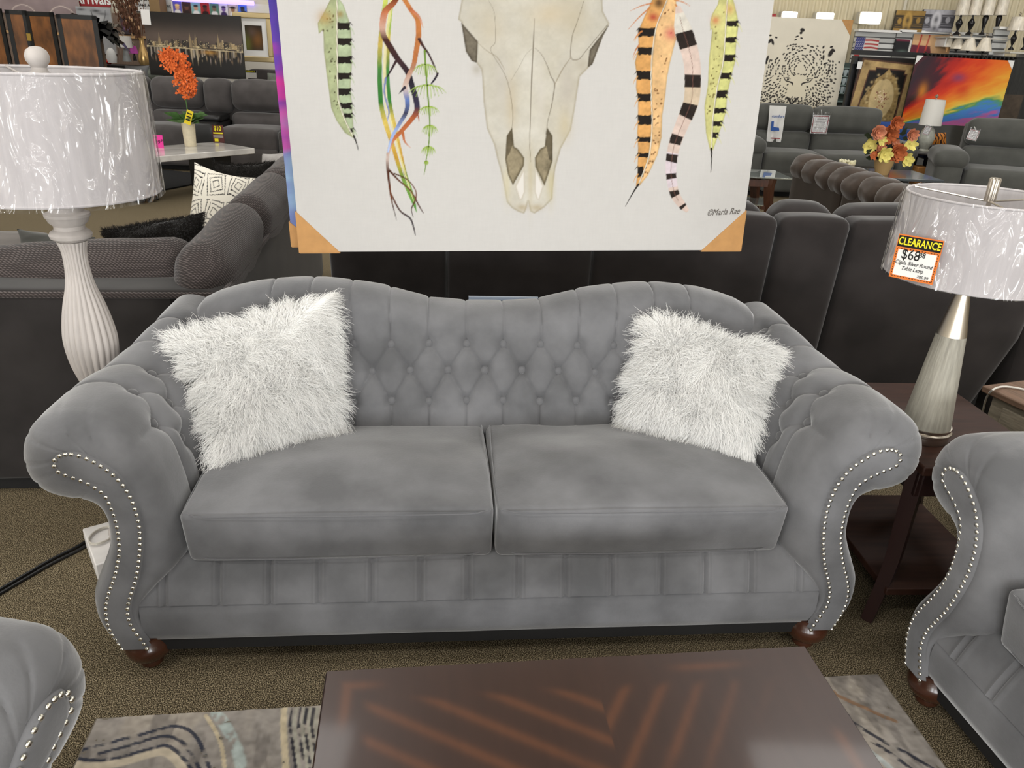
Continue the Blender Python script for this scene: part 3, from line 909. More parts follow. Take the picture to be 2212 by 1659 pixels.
for d, f in ((0, True), (-.003, False)):
    G = np.zeros((8, 120, 3))
    for i in range(8):
        r = rs - .012 * i / 7 + d
        G[i, :, 0], G[i, :, 1], G[i, :, 2] = r * np.cos(a), r * np.sin(a), RB + (RTp - RB) * i / 7
    sh.grid(G, cv=True, flip=f)
shade2 = sh.build('lamp_shade', m_shade, tr, smooth=60)
for z, r in ((RB, rs), (RTp, rs - .012)):
    MB().tube([((r - .001) * cos(t), (r - .001) * sin(t), z) for t in a], .0035, 8, closed=True).build('shade_trim', m_shade, shade2)
sp = MB()
for t in (.2, .2 + 2 * pi / 3, .2 + 4 * pi / 3): sp.tube([(0, 0, RTp - .012), (.2 * cos(t), .2 * sin(t), RTp - .002)], .0025, 6)
sp.lathe([(.006, zc2 + .02), (.006, RTp - .012)], 10)
sp.build('spider', m_nickel, tr)
MB().lathe([(.0, RTp - .012), (.0145, RTp - .012), (.0145, RTp + .046), (.012, RTp + .049), (0, RTp + .049)], 40, flute=lambda a, z: -.09 * (np.cos(a * 12) > .2)).build('finial', m_nickel, tr, smooth=20)
G = np.zeros((12, 140, 3)); a2 = np.linspace(0, 2 * pi, 140, endpoint=False)
for i in range(12):
    q = i / 11
    r = rs + .006 - .012 * q + .007 * (fbm(np.cos(a2) * 5 + 3, np.sin(a2) * 5 + q * 2, 3) - .3)
    G[i, :, 0], G[i, :, 1], G[i, :, 2] = r * np.cos(a2), r * np.sin(a2), RB - .004 + (RTp - RB + .008) * q
MB().grid(G, cv=True).build('plastic_wrap', m_plastic, tr, smooth=80, label='clear crinkled plastic wrap')
for dx, dy in ((-.07, -.06), (.085, -.055)):
    ch = MB().tube([(dx, dy, RB + .06), (dx, dy, RB - .016)], .0012, 6)
    ch.lathe([(0, -.034), (.0035, -.034), (.0045, -.026), (.002, -.016), (0, -.014)], 10, T=Matrix.Translation((dx, dy, RB)))
    ch.build('pull_chain', m_nickel, tr)
# clearance tag taped to the shade
tg = np.array([onplane(x, y, (TX, TY, 0), np.array([0, 1, 0])) for x, y in ((1925, 597), (2020, 616), (2035, 522), (1937, 503))])
nd = np.array([-.62, -.785, 0])
po = np.array([TX, TY, 0]) + nd * (rs + .010)
tg = np.array([onplane(x, y, po, nd) for x, y in ((1925, 597), (2020, 616), (2035, 522), (1937, 503))])
tw = float(np.linalg.norm(tg[1] - tg[0])); thh = float(np.linalg.norm(tg[3] - tg[0]))
tc_ = tg.mean(0)
card = MB().box(-tw / 2, tw / 2, -.0006, .0006, -thh / 2, thh / 2).build('price_tag', M('orange card', (226, 122, 48), .6), tr, label='orange clearance price tag')
card.location = [float(x) for x in tc_ - np.array([TX, TY, EZ])]
ex = (tg[1] - tg[0]) / tw
card.rotation_euler = (0, float(-atan2(ex[2], sqrt(ex[0] ** 2 + ex[1] ** 2))), float(atan2(ex[1], ex[0])))
m_yel = M('yellow ink', (240, 226, 40), .6); m_ink = M('black ink', (20, 18, 18), .7)
MB().box(-tw / 2 + .002, tw / 2 - .002, -.0009, -.0006, thh * .22, thh * .47).build('heading_band', m_black_matte, card)
MB().box(-tw * .43, tw * .43, -.0009, -.0006, -thh * .43, thh * .16).build('price_field', m_white, card)
dash = MB()
for i in range(14):
    x = -tw * .45 + tw * .9 * i / 13.5
    for z in (-thh * .455, thh * .185): dash.box(x, x + tw * .035, -.0012, -.0008, z - .0008, z + .0008)
for i in range(11):
    z = -thh * .45 + thh * .62 * i / 10.5
    for x in (-tw * .46, tw * .46): dash.box(x - .0008, x + .0008, -.0012, -.0008, z, z + thh * .03)
dash.build('dashed_border', m_black_matte, card)
text('heading', 'CLEARANCE', thh * .235, m_yel, card, (0, -.0012, thh * .345), bold=.02, sx=.62 * tw / thh * 1.15)
text('price', '$68', thh * .32, m_ink, card, (-tw * .13, -.0012, thh * .06), bold=.004, sx=.8)
text('cents', '88', thh * .16, m_ink, card, (tw * .12, -.0012, thh * .10), bold=.008, sx=.9)
text('note', 'Cigala Silver Round\nTable Lamp', thh * .125, m_ink, card, (-tw * .02, -.0012, -thh * .19), shear=.25, sx=.80, bold=.004)
text('note', '705.99', thh * .09, m_ink, card, (tw * .24, -.0012, -thh * .385), shear=.2, bold=.006)

# ------------------------------------------------------------------ cable on the carpet, grey wood table at the right edge
cb = thing('power_cable', 'black doubled power cable running across the carpet at the left', 'cable', atz(0, 1275, 0))
o0 = atz(0, 1275, 0)
for d, nm in ((0, 'cable_strand'), (9, 'cable_strand')):
    pts = [atz(x, y + d, .006) - o0 for x, y in ((-160, 1362), (-60, 1308), (0, 1273), (60, 1238), (110, 1209), (168, 1180), (215, 1152))]
    MB().tube(spline(pts, 40), .0055, 8).build(nm, m_black, cb)
m_grey_wood = M('grey washed wood', (148, 138, 120), .7, var=(18, .2, 6), bump=(40, .2), stretch=(1, 8, 8))
m_brown_plank = M('brown plank', (124, 98, 80), .6, var=(10, .25, 6), stretch=(1, 9, 9))
gt0 = atz(2122, 832, .55)
gt = thing('side_table', 'grey washed wooden side table with brown plank top, at the right edge', 'side table', (gt0[0], gt0[1], 0), radians(-70))
MB().box(0, .70, 0, .6, .525, .55).build('table_top', m_brown_plank, gt, bevel=.005)
MB().box(.03, .67, .03, .57, .12, .525).build('body', m_grey_wood, gt, bevel=.004)
dr = MB().box(.09, .61, .012, .03, .30, .50).build('drawer_front', m_grey_wood, gt, bevel=.004)
for x, y in ((.05, .05), (.65, .05), (.05, .55), (.65, .55)): MB().box(x - .025, x + .025, y - .025, y + .025, 0, .12).build('leg', m_grey_wood, gt)
wc = [atz(2122, 893, .30), atz(2130, 862, .47), atz(2143, 843, .556), atz(2165, 835, .556), atz(2190, 837, .556), atz(2215, 842, .556), atz(2250, 850, .556)]
w0 = wc[0]
t = thing('power_cable', 'white power cable lying over the grey washed side table', 'cord', w0)
MB().tube(spline([p - w0 for p in wc], 40), .0035, 8).build('cable', M('white rubber', (232, 228, 220), .5), t)
# small acrylic sign holder hung behind the crest of the sofa
sh0 = onsofa(1012, 648, .895); sh1 = onsofa(1162, 643, .895)
t = thing('sign_holder', 'clear acrylic sign holder whose upper edge shows behind the dip of the sofa back', 'sign holder', (sh0 + sh1) / 2 - np.array([0, 0, .12]), SOFA_YAW)
wd = float(np.linalg.norm(sh1 - sh0))
MB().box(-wd / 2, wd / 2, -.004, .004, 0, .128).build('holder', M('clear acrylic', (205, 215, 226), .1, coat=.5), t)
MB().box(-wd / 2, wd / 2, -.012, -.004, .118, .128).build('lip', M('acrylic lip', (150, 162, 180), .1), t)
# ------------------------------------------------------------------ hanging canvases behind the sofa
class Raster:
    """paints printed colours onto a grid; shapes are given in one flat drawing frame (X, Y)"""
    def __init__(s, X, Y, base):
        s.X, s.Y = X, Y
        s.C = np.ones(X.shape + (3,)) * lin(base)
        s.n = fbm(X * .05, Y * .05, 4); s.n2 = fbm(X * .17 + 50, Y * .17, 3)
    def _box(s, p, m):
        x0, x1, y0, y1 = p[:, 0].min() - m, p[:, 0].max() + m, p[:, 1].min() - m, p[:, 1].max() + m
        return np.where((s.X > x0) & (s.X < x1) & (s.Y > y0) & (s.Y < y1))
    def _put(s, ix, k, col, tex=0):
        c = lin(col) if not callable(col) else col(s.X[ix], s.Y[ix])
        c = np.broadcast_to(c, (len(ix[0]), 3))
        if tex: c = c * (1 + tex * (s.n[ix] - .5) * 1.6 + tex * (s.n2[ix] - .5))[:, None]
        s.C[ix] = s.C[ix] * (1 - k[:, None]) + np.clip(c, 0, 1) * k[:, None]
    def sdf(s, poly, ix):
        P = np.c_[s.X[ix], s.Y[ix]]
        q = np.asarray(poly, float)
        r = np.roll(q, -1, 0)
        ins = np.zeros(len(P), bool)
        for (x1, y1), (x2, y2) in zip(q, r):
            if y1 != y2:
                c = ((y1 > P[:, 1]) != (y2 > P[:, 1])) & (P[:, 0] < (x2 - x1) * (P[:, 1] - y1) / (y2 - y1) + x1)
                ins ^= c
        d = seg_dist(P, list(zip(q, r)))
        return np.where(ins, -d, d)
    def fill(s, poly, col, soft=.8, a=1, tex=0, edge=None):
        q = np.asarray(poly, float)
        ix = s._box(q, 3)
        if not len(ix[0]): return
        d = s.sdf(q, ix)
        s._put(ix, a * (1 - sm(d, -soft, soft)), col, tex)
        if edge:  # darker rim of a water colour wash
            s._put(ix, edge[1] * np.exp(-((d + 1.0) / edge[2]) ** 2) * (d < 1.5), edge[0])
    def stroke(s, pts, w, col, a=1, soft=.7, tex=0, smooth=True):
        q = np.asarray(pts, float)
        w = np.full(len(q), w, float) if np.isscalar(w) else np.asarray(w, float)
        if smooth and len(q) > 2:
            r = spline(np.c_[q, w * 1.0], max(8, len(q) * 6)); q, w = r[:, :2], r[:, 2]
        ix = s._box(q, w.max() + 2)
        if not len(ix[0]): return
        P = np.c_[s.X[ix], s.Y[ix]]
        d = np.full(len(P), 99.0)
        for i in range(len(q) - 1):
            ab = q[i + 1] - q[i]
            t = np.clip(((P - q[i]) @ ab) / (ab @ ab + 1e-9), 0, 1)
            d = np.minimum(d, np.linalg.norm(P - q[i] - t[:, None] * ab, axis=1) - (w[i] * (1 - t) + w[i + 1] * t))
        s._put(ix, a * (1 - sm(d, -soft, soft)), col, tex)
    def blob(s, x, y, rx, ry, col, a=1, rot=0):
        ix = s._box(np.array([[x - rx * 2.4, y - ry * 2.4], [x + rx * 2.4, y + ry * 2.4]]), max(rx, ry))
        dx, dy = s.X[ix] - x, s.Y[ix] - y
        u, v = dx * cos(rot) + dy * sin(rot), -dx * sin(rot) + dy * cos(rot)
        s._put(ix, a * np.exp(-(u / rx) ** 2 - (v / ry) ** 2), col)
    def dot(s, x, y, rx, ry, col, rot=0, a=1, soft=.25):
        ix = s._box(np.array([[x - rx - ry, y - rx - ry], [x + rx + ry, y + rx + ry]]), 2)
        dx, dy = s.X[ix] - x, s.Y[ix] - y
        u, v = dx * cos(rot) + dy * sin(rot), -dx * sin(rot) + dy * cos(rot)
        s._put(ix, a * (1 - sm(np.hypot(u / rx, v / ry), 1 - soft, 1 + soft)), col)

m_kraft = M('kraft cardboard', (190, 142, 88), .8, var=(30, .06))
m_canvas_edge = M('canvas edge', (216, 208, 198), .8)
NC = NS
co = np.array(SOFA) + NS * 1.03
BLc, BRc = onplane(649, 544, co, NS), onplane(1598, 540, co, NS)
ux = (BRc - BLc); CWm = float(np.linalg.norm(ux)); ux /= CWm
uz = np.cross(ux, NS) * 1.0
if uz[2] < 0: uz = -uz
CHm = 1.02
def proj_pts(P):
    q = P - CAM
    w = q @ FW
    return 1106 + FPX * (q @ RT) / w, 829.5 - FPX * (q @ UP) / w
def hang(name, label, cat, org, ex, ez, w, h, th, face, wires=True):
    """canvas root with its local x along ex, z along ez, front towards -y"""
    t = bpy.data.objects.new(name, None); COL.objects.link(t); tag(t, label, cat)
    ey = np.cross(ez, ex)
    R = np.stack([ex, ey, ez], 1)
    t.matrix_world = Matrix(((*R[0], org[0]), (*R[1], org[1]), (*R[2], org[2]), (0, 0, 0, 1)))
    return t
art = hang('wall_art_canvas', 'large white canvas print of a horned animal skull between feathers, hanging behind the sofa', 'canvas art', BLc, ux, uz, CWm, CHm, .035, None)
MB().box(0, CWm, .0008, .036, 0, CHm).build('stretcher', m_canvas_edge, art, bevel=.002)
MB().box(-.004, CWm + .003, .036, .040, -.002, CHm).build('backing_board', m_kraft, art)
nu, nv = 640, 400
vtop = CHm
u = np.linspace(0, CWm, nu); v = np.linspace(0, vtop, nv)
U, V = np.meshgrid(u, v, indexing='ij')
Pw = BLc + U[..., None] * ux + V[..., None] * uz
PX, PY = proj_pts(Pw)
R = Raster(PX, PY, (205, 202, 198))
wv = .5 * vnoise(U * 900, V * 40) + .5 * vnoise(U * 40 + 9, V * 900)
R.C *= (1 + .05 * (wv - .5) + .03 * (R.n - .5))[..., None]
K3 = lambda l, s=2.9615, ox=600: [(ox + x / s, y / s) for x, y in l]
K4 = lambda l: K3(l, 2.9625, 1120)
# ---- skull
sk = [(1005, -40), (990, 42), (997, 47), (1003, 75), (1007, 111), (1019, 130), (1030, 136), (1040, 150), (1042, 164), (1045, 220), (1052, 277), (1068, 313), (1075, 345), (1081, 365), (1090, 405), (1095, 436), (1106, 449), (1120, 457), (1132, 461), (1136, 452), (1141, 435), (1146, 456), (1154, 461), (1176, 447), (1193, 429), (1194, 405), (1199, 365), (1211, 321), (1233, 280), (1241, 236), (1252, 165), (1265, 152), (1271, 146), (1281, 135), (1302, 78), (1316, 51), (1302, 24), (1299, -40)]
def bone(x, y):
    k = fbm(x * .021, y * .021, 4)[:, None]
    c = lin((212, 208, 197)) * (1 - k) + lin((193, 186, 168)) * k
    return c * (1 - .10 * np.clip(np.abs(x - 1150) / 160, 0, 1))[:, None]
R.fill(sk, bone, tex=.10, edge=((150, 138, 112), .5, 2.2))
for x, y, rx, ry, c, a in ((1190, 30, 40, 26, (206, 186, 150), .5), (1240, 40, 30, 50, (188, 176, 150), .55), (1060, 60, 30, 45, (196, 184, 160), .5), (1085, 180, 16, 60, (192, 186, 178), .5), (1225, 190, 16, 50, (184, 176, 166), .55), (1105, 230, 12, 60, (196, 180, 150), .5), (1220, 270, 16, 36, (196, 180, 140), .5), (1146, 390, 6, 60, (190, 176, 140), .5), (1095, 395, 8, 40, (206, 196, 160), .6), (1190, 400, 8, 40, (196, 184, 140), .6), (1128, 448, 12, 7, (170, 150, 112), .6), (1160, 448, 12, 7, (170, 150, 112), .6), (1030, 150, 10, 12, (160, 150, 130), .5), (1255, 140, 10, 12, (176, 166, 150), .5), (1168, 210, 10, 60, (206, 200, 190), .5)):
    R.blob(x, y, rx, ry, c, a)
for l in ([(997, 50), (1032, 90), (1030, 135), (1019, 131), (1007, 111)], [(1314, 56), (1274, 108), (1270, 145), (1279, 139), (1302, 78)]):
    R.fill(l, (112, 104, 90), tex=.5, edge=((70, 62, 50), .7, 2))
for l in ([(1182, 277), (1193, 294), (1193, 348), (1176, 400), (1157, 360), (1156, 341), (1167, 322), (1177, 317)], [(1106, 277), (1095, 294), (1092, 345), (1098, 378), (1108, 399), (1131, 358), (1132, 341), (1118, 322), (1110, 317)]):
    R.fill(l, (146, 134, 108), tex=.5, edge=((92, 82, 60), .8, 2.2))
R.fill([(1182, 277), (1193, 294), (1193, 348), (1186, 345), (1181, 317), (1178, 312)], (84, 76, 60), a=.85, tex=.4)
R.fill([(1106, 277), (1095, 294), (1092, 345), (1101, 330), (1108, 310)], (92, 82, 62), a=.85, tex=.4)
for l in ([(1156, 362), (1174, 402), (1165, 432), (1160, 430), (1155, 415)], [(1133, 362), (1113, 403), (1122, 432), (1128, 430), (1134, 415)]):
    R.fill(l, (224, 219, 211), edge=((170, 156, 126), .5, 1.4))
ln = (96, 82, 62)
R.stroke([(1154, 40), (1152, 100), (1148, 180), (1146, 250), (1144, 300), (1146, 350)], [.4, 1.2, 1.2, .9, .7, .5], ln, .75)
R.stroke([(1155, 103), (1170, 118), (1182, 142), (1190, 165), (1198, 183), (1191, 230), (1183, 262), (1180, 290)], [.4, .6, .8, 1, 1.3, .9, .7, 1], ln, .7)
R.stroke([(1148, 106), (1136, 118), (1124, 140), (1112, 160), (1103, 176)], [.4, .5, .6, .5, .3], ln, .4)
R.stroke([(1262, 0), (1246, 50), (1236, 80), (1233, 124), (1250, 128), (1264, 112), (1290, 80), (1312, 54)], [.5, .7, .9, 1, .9, .8, .8, .8], ln, .65)
R.stroke([(1055, 0), (1068, 30), (1070, 90), (1060, 108), (1090, 160), (1102, 200), (1108, 250), (1106, 276)], [.4, .6, .7, .7, .8, .9, .8, .8], ln, .5)
R.stroke([(1233, 124), (1215, 150), (1198, 183)], [.8, 1.4, 1.2], (150, 138, 118), .7)
R.stroke([(1032, 92), (1052, 110), (1074, 124), (1090, 150)], [.6, 1, 1.2, .8], (150, 138, 118), .6)
# ---- feathers
def feather(mid, lft, rgt, cl, cr, stripes, on, ink=(34, 28, 24), spots=None, barbs=True, seed=1, tip=None):
    r = random.Random(seed)
    R.fill(lft + mid[::-1], cl, tex=.32, edge=((120, 110, 70), .35, 1.4))
    R.fill(mid + rgt[::-1], cr, tex=.32, edge=((120, 110, 70), .35, 1.4))
    M_, E_ = np.array(mid), np.array(rgt if on == 'r' else lft)
    def at(A, y): return np.interp(y, A[:, 1], A[:, 0])
    for y0, y1 in stripes:
        xa, xb = at(M_, (y0 + y1) / 2), at(E_, (y0 + y1) / 2)
        n = 9; top, bot = [], []
        for i in range(n):
            x = xa + (xb - xa) * i / (n - 1)
            top.append((x, y0 - 1 + r.uniform(-.8, .8) + 1.2 * sin(i * .4))); bot.append((x, y1 + 1.5 + r.uniform(-1.6, 1.6)))
        R.fill(top + bot[::-1], ink, soft=.7, tex=.3)
    if barbs:
        sg = 1 if on == 'r' else -1
        for y0, y1 in stripes:
            x = at(E_, y1)
            R.stroke([(x - 2 * sg, y1 - 5), (x + 4 * sg, y1 + 3), (x + 8 * sg, y1 + 13)], [1.4, 1, .3], cr if on == 'r' else cl, .9)
            R.stroke([(x - 1 * sg, y0), (x + 5 * sg, y0 + 7)], [1.3, .3], ink, .9)
    if spots:
        O_ = np.array(lft if on == 'r' else rgt)
        for i in range(spots[0]):
            y = r.uniform(spots[1], spots[2]); q = r.uniform(.2, .8)
            x = at(M_, y) * (1 - q) + at(O_, y) * q
            R.dot(x, y, r.uniform(1.2, 3), r.uniform(1.2, 2.2), spots[3], r.uniform(0, 3), .85)
    R.stroke(mid, 1.0, (236, 230, 214)); R.stroke([(x + .9, y) for x, y in mid], .5, (80, 66, 50), .6)
    if tip: R.stroke(tip, [2.2, 1.4, .5], ink)
S3 = lambda l: [(a / 2.9615, b / 2.9615) for a, b in l]
S4 = lambda l: [(a / 2.9625, b / 2.9625) for a, b in l]
feather(K3([(385, -90), (380, 0), (380, 300), (385, 600), (400, 680), (440, 790), (488, 880)]), K3([(350, -90), (335, 0), (290, 90), (255, 150), (264, 215), (290, 190), (297, 340), (310, 450), (330, 600), (342, 690), (375, 770), (430, 850), (486, 884)]), K3([(395, -90), (398, 0), (420, 30), (455, 130), (470, 200), (475, 400), (465, 560), (474, 650), (480, 760), (490, 880)]),
        (166, 174, 132), (170, 184, 148), S3([(145, 185), (245, 285), (360, 400), (465, 503), (565, 605), (660, 690), (725, 750), (820, 842)]), 'r', spots=(26, 20, 235, (70, 62, 40)), seed=2, tip=K3([(486, 870), (502, 910), (516, 962)]))
R.blob(*K3([(300, 110)])[0], 16, 16, (178, 140, 70), .7)
R.blob(*K3([(400, 90)])[0], 7, 8, (150, 120, 60), .8)
feather(K4([(960, -80), (950, 0), (880, 180), (852, 400), (850, 600), (855, 800), (835, 1000), (765, 1190)]), K4([(880, -80), (855, 0), (800, 120), (765, 200), (770, 300), (745, 400), (757, 480), (752, 560), (765, 640), (765, 740), (760, 850), (765, 950), (762, 1100), (752, 1190)]), K4([(1000, -80), (1010, 20), (1026, 200), (1000, 280), (970, 400), (950, 500), (938, 620), (920, 740), (915, 880), (890, 990), (830, 1120), (775, 1188)]),
        (216, 160, 92), (224, 182, 128), S4([(180, 230), (303, 347), (455, 505), (600, 645), (738, 792), (878, 906), (980, 1002), (1066, 1130)]), 'l', spots=(44, 20, 375, (112, 70, 34)), seed=4, tip=K4([(768, 1180), (735, 1230), (684, 1320)]))
R.blob(*K4([(862, 110)])[0], 11, 9, (170, 50, 46), .85); R.blob(*K4([(975, 215)])[0], 13, 13, (206, 84, 92), .7); R.blob(*K4([(900, 20)])[0], 12, 12, (40, 30, 26), .85)
for a_, b_ in (((1000, 0), (1100, 40)), ((1005, 30), (1065, 120)), ((860, 20), (715, 70)), ((840, 50), (700, 190)), ((790, 200), (735, 260)), ((770, 290), (730, 370))):
    R.stroke(K4([a_, ((a_[0] + b_[0]) / 2, (a_[1] + b_[1]) / 2 - 8), b_]), [1.8, 1.2, .3], (196, 120, 60), .9)
mid3 = K4([(1020, 40), (1050, 180), (1085, 290), (1110, 400), (1115, 520), (1105, 650), (1050, 790), (1000, 920), (978, 1040), (978, 1130), (1000, 1240), (1045, 1310), (1084, 1352)])
hw = [5, 18, 19, 18, 17.5, 16.5, 14.5, 13, 12, 11, 10, 8.5, 4]
m3 = spline(np.c_[np.array(mid3), np.array(hw)], 120)
tn = np.gradient(m3[:, :2], axis=0); tn /= np.linalg.norm(tn, axis=1)[:, None]
nn = np.c_[-tn[:, 1], tn[:, 0]]
lf, rt_ = m3[:, :2] + nn * m3[:, 2:3], m3[:, :2] - nn * m3[:, 2:3]
for a_, b_, c in ((0, 120, (212, 190, 178)), (4, 20, (214, 208, 196)), (44, 64, (206, 186, 160)), (84, 104, (214, 200, 206))):
    R.fill(list(map(tuple, lf[a_:b_])) + list(map(tuple, rt_[a_:b_][::-1])), c, tex=.22)
for y0, y1 in S4([(205, 315), (470, 570), (655, 752), (858, 930), (985, 1042), (1098, 1152), (1212, 1262), (1302, 1335)]):
    ii = [i for i in range(120) if y0 <= m3[i, 1] <= y1]
    if len(ii) > 1:
        ed = lambda S: [(x + random.uniform(-.5, .5), y + random.uniform(-2, 2)) for x, y in S]
        R.fill(ed(lf[ii]) + ed(rt_[ii][::-1]), (44, 36, 32), tex=.35)
R.stroke(m3[6:112, :2], .6, (120, 80, 70), .8)
feather(K4([(1345, -80), (1337, 0), (1325, 200), (1310, 400), (1275, 550), (1245, 750), (1236, 960)]), K4([(1300, -80), (1275, 30), (1240, 90), (1226, 140), (1228, 195), (1240, 185), (1220, 380), (1212, 550), (1190, 680), (1200, 850), (1226, 962)]), K4([(1360, -80), (1375, 0), (1400, 100), (1408, 160), (1395, 250), (1385, 400), (1362, 490), (1337, 600), (1327, 720), (1292, 830), (1244, 962)]),
        (200, 196, 128), (206, 206, 130), S4([(135, 165), (238, 270), (350, 388), (465, 500), (580, 622), (692, 720), (775, 802), (850, 880)]), 'r', spots=(30, 20, 250, (110, 96, 50)), seed=7, tip=K4([(1234, 950), (1236, 1010), (1231, 1102)]))
R.blob(*K4([(1262, 130)])[0], 9, 9, (206, 120, 80), .8); R.blob(*K4([(1355, 60)])[0], 9, 12, (190, 110, 70), .6)
# ---- stems, twigs and horsetail
def grad(stops):
    ys = [q[0] for q in stops]; cs = np.array([lin(q[1]) for q in stops])
    return lambda x, y: np.stack([np.interp(y, ys, cs[:, k]) for k in range(3)], 1)
gg = grad([(0, (190, 196, 90)), (60, (150, 180, 80)), (85, (200, 170, 80)), (150, (70, 130, 60)), (220, (50, 120, 50)), (262, (216, 190, 90)), (340, (196, 150, 50)), (380, (120, 150, 60)), (450, (90, 150, 60))])
for o, w in ((0, 5), (17, 4)):
    R.stroke(K3([(700 + o * 2.2, -60), (672 + o * 2.6, 130), (655 + o * 3, 300), (652 + o * 3, 480), (660 + o * 3.4, 660), (690 + o * 3.2, 790), (735 + o * 2.4, 930), (790 + o * 1.6, 1110), (850 + o, 1260), (888, 1355)]), [w, w, w, w, w, w, w * .9, w * .8, w * .6, .6], gg, tex=.25)
R.stroke(K3([(735, -40), (690, 300), (688, 620), (730, 800), (800, 1060), (870, 1290)]), [3, 3.2, 3, 2.4, 2, .5], (222, 212, 150), .8, tex=.2)
br = grad([(0, (120, 60, 30)), (25, (190, 110, 70)), (60, (200, 160, 140)), (85, (70, 40, 34)), (140, (60, 40, 44)), (170, (40, 34, 44)), (230, (56, 50, 70)), (255, (170, 90, 50)), (300, (190, 110, 60)), (340, (200, 180, 170)), (370, (80, 46, 34)), (420, (110, 64, 40)), (470, (70, 64, 66))])
bl = grad([(0, (190, 120, 60)), (130, (180, 110, 60)), (190, (200, 180, 170)), (215, (96, 120, 180)), (245, (60, 60, 80)), (280, (150, 170, 220)), (330, (170, 190, 224)), (400, (120, 120, 150))])
R.stroke(K3([(770, -30), (740, 20), (690, 70), (672, 140), (675, 220), (725, 310), (770, 380), (830, 460), (862, 560), (885, 640), (890, 710), (850, 770), (790, 840), (735, 900), (708, 970), (702, 1060), (720, 1230), (735, 1310), (760, 1408)]), [6, 6, 7, 7, 6, 6.5, 6, 6, 6, 6, 6, 5, 4.5, 4, 3.5, 3, 2, 1.3, .5], br, tex=.25)
R.stroke(K3([(800, -20), (850, 60), (895, 130), (900, 230), (885, 330), (868, 420), (835, 490), (815, 560), (830, 650), (820, 720), (780, 790), (730, 880), (705, 970)]), [5, 5, 5.5, 6, 5.5, 5, 5, 6, 5, 4.5, 4, 3, 2], bl, tex=.25)
for pts, w in (([(850, 60), (905, 110), (930, 178)], [4, 2.5, .6]), ([(905, 250), (930, 295), (965, 345), (1000, 420), (1024, 485)], [3.6, 2.8, 2, 1.8, .8]), ([(1024, 470), (1005, 505), (982, 535)], [2, 2.2, 1.4]), ([(765, 375), (730, 440), (695, 500)], [3, 2.2, 1]), ([(800, 850), (812, 905), (848, 945)], [3, 2, .6]), ([(890, 700), (905, 778)], [2.5, .6]), ([(705, 1080), (770, 1150), (850, 1220), (900, 1310), (932, 1364)], [2.6, 1.8, 1.5, 1.6, .8]), ([(745, 1110), (830, 1150), (882, 1220), (880, 1280), (856, 1335), (866, 1390)], [1.5, 1.2, 1.2, 1.6, 1.2, .6]), ([(722, 1235), (780, 1345), (845, 1395), (868, 1450), (880, 1505)], [1.8, 1.8, 2, 1.6, .8]), ([(812, 560), (776, 598)], [3.5, .5]), ([(690, 500), (682, 590), (705, 690), (712, 720), (700, 775)], [2.2, 1.8, 1.6, 1.5, .5])):
    R.stroke(K3(pts), w, br if pts[0][1] != 500 else (120, 130, 180), tex=.25)
R.stroke(K3([(940, 325), (945, 410), (955, 545), (965, 670), (972, 800), (965, 930), (950, 1020), (945, 1070), (935, 1122)]), [2.2, 1.8, 1.8, 1.6, 1.4, 1.2, 1, 1, .4], (104, 136, 44))
for x, y, w, h_ in ((943, 412, 78, 82), (958, 545, 122, 86), (966, 682, 68, 62), (973, 802, 52, 72), (964, 938, 48, 68), (950, 1030, 14, 28)):
    for i in range(11):
        q = (i - 5) / 5
        R.stroke(K3([(x, y), (x + w * q * .65, y + h_ * .04 + h_ * .12 * q * q), (x + w * q, y + h_ * (.55 + .45 * cos(q * 1.45)) * (1.0 - .12 * (i % 2)))]), [1.0, 1.1, .35], (128, 154, 56) if i % 2 else (158, 184, 84))
    R.dot(*K3([(x, y)])[0], 2.2, 1.4, (60, 70, 30))
R.C = (R.C * .96 + R.C.mean(2, keepdims=True) * .04) * .92
mbp = MB().grid(np.stack([U, np.zeros_like(U), V], 2), c=np.clip(R.C, 0, 1))
mbp.build('print', colmat('printed linen canvas', .75, .15), art, smooth=0)
def tri_corner(x0, x1, z1, nm='corner_guard', par=None, mat=None, y=-.0025):
    """folded card corner guard: x0 corner, x1 along the edge, z1 up the side"""
    mb = MB().prism([(x0, -.003), (x1, -.003), (x0, z1)], y, 0)
    sg = 1 if x1 > x0 else -1
    mb.box(min(x0, x0 - sg * .003), max(x0, x0 - sg * .003), y, .04, -.003, z1)
    mb.box(min(x0, x1), max(x0, x1), y, .04, -.005, -.002)
    return mb.build(nm, mat or m_kraft, par, smooth=0)
q1 = onplane(735, 544, co, NS) - BLc; q2 = onplane(641, 457, co, NS) - BLc
tri_corner(-.002, float(q1 @ ux), float(q2 @ uz), par=art)
q1 = onplane(1514, 540, co, NS) - BLc; q2 = onplane(1605, 455, co, NS) - BLc
tri_corner(CWm + .002, float(q1 @ ux), float(q2 @ uz), par=art)
sg = onplane(1562, 458, co, NS) - BLc
text('signature', '\u00a9Marla Rae', .032, M('grey ink', (98, 92, 86), .8), art, (float(sg @ ux), -.0008, float(sg @ uz)), shear=.45, sx=.78, ry=radians(-4))
for x in (.25, CWm - .25):
    MB().tube([(x, .02, CHm), (x, .02, CHm + 2.62)], .0012, 5).build('hanging_wire', m_nickel, art)
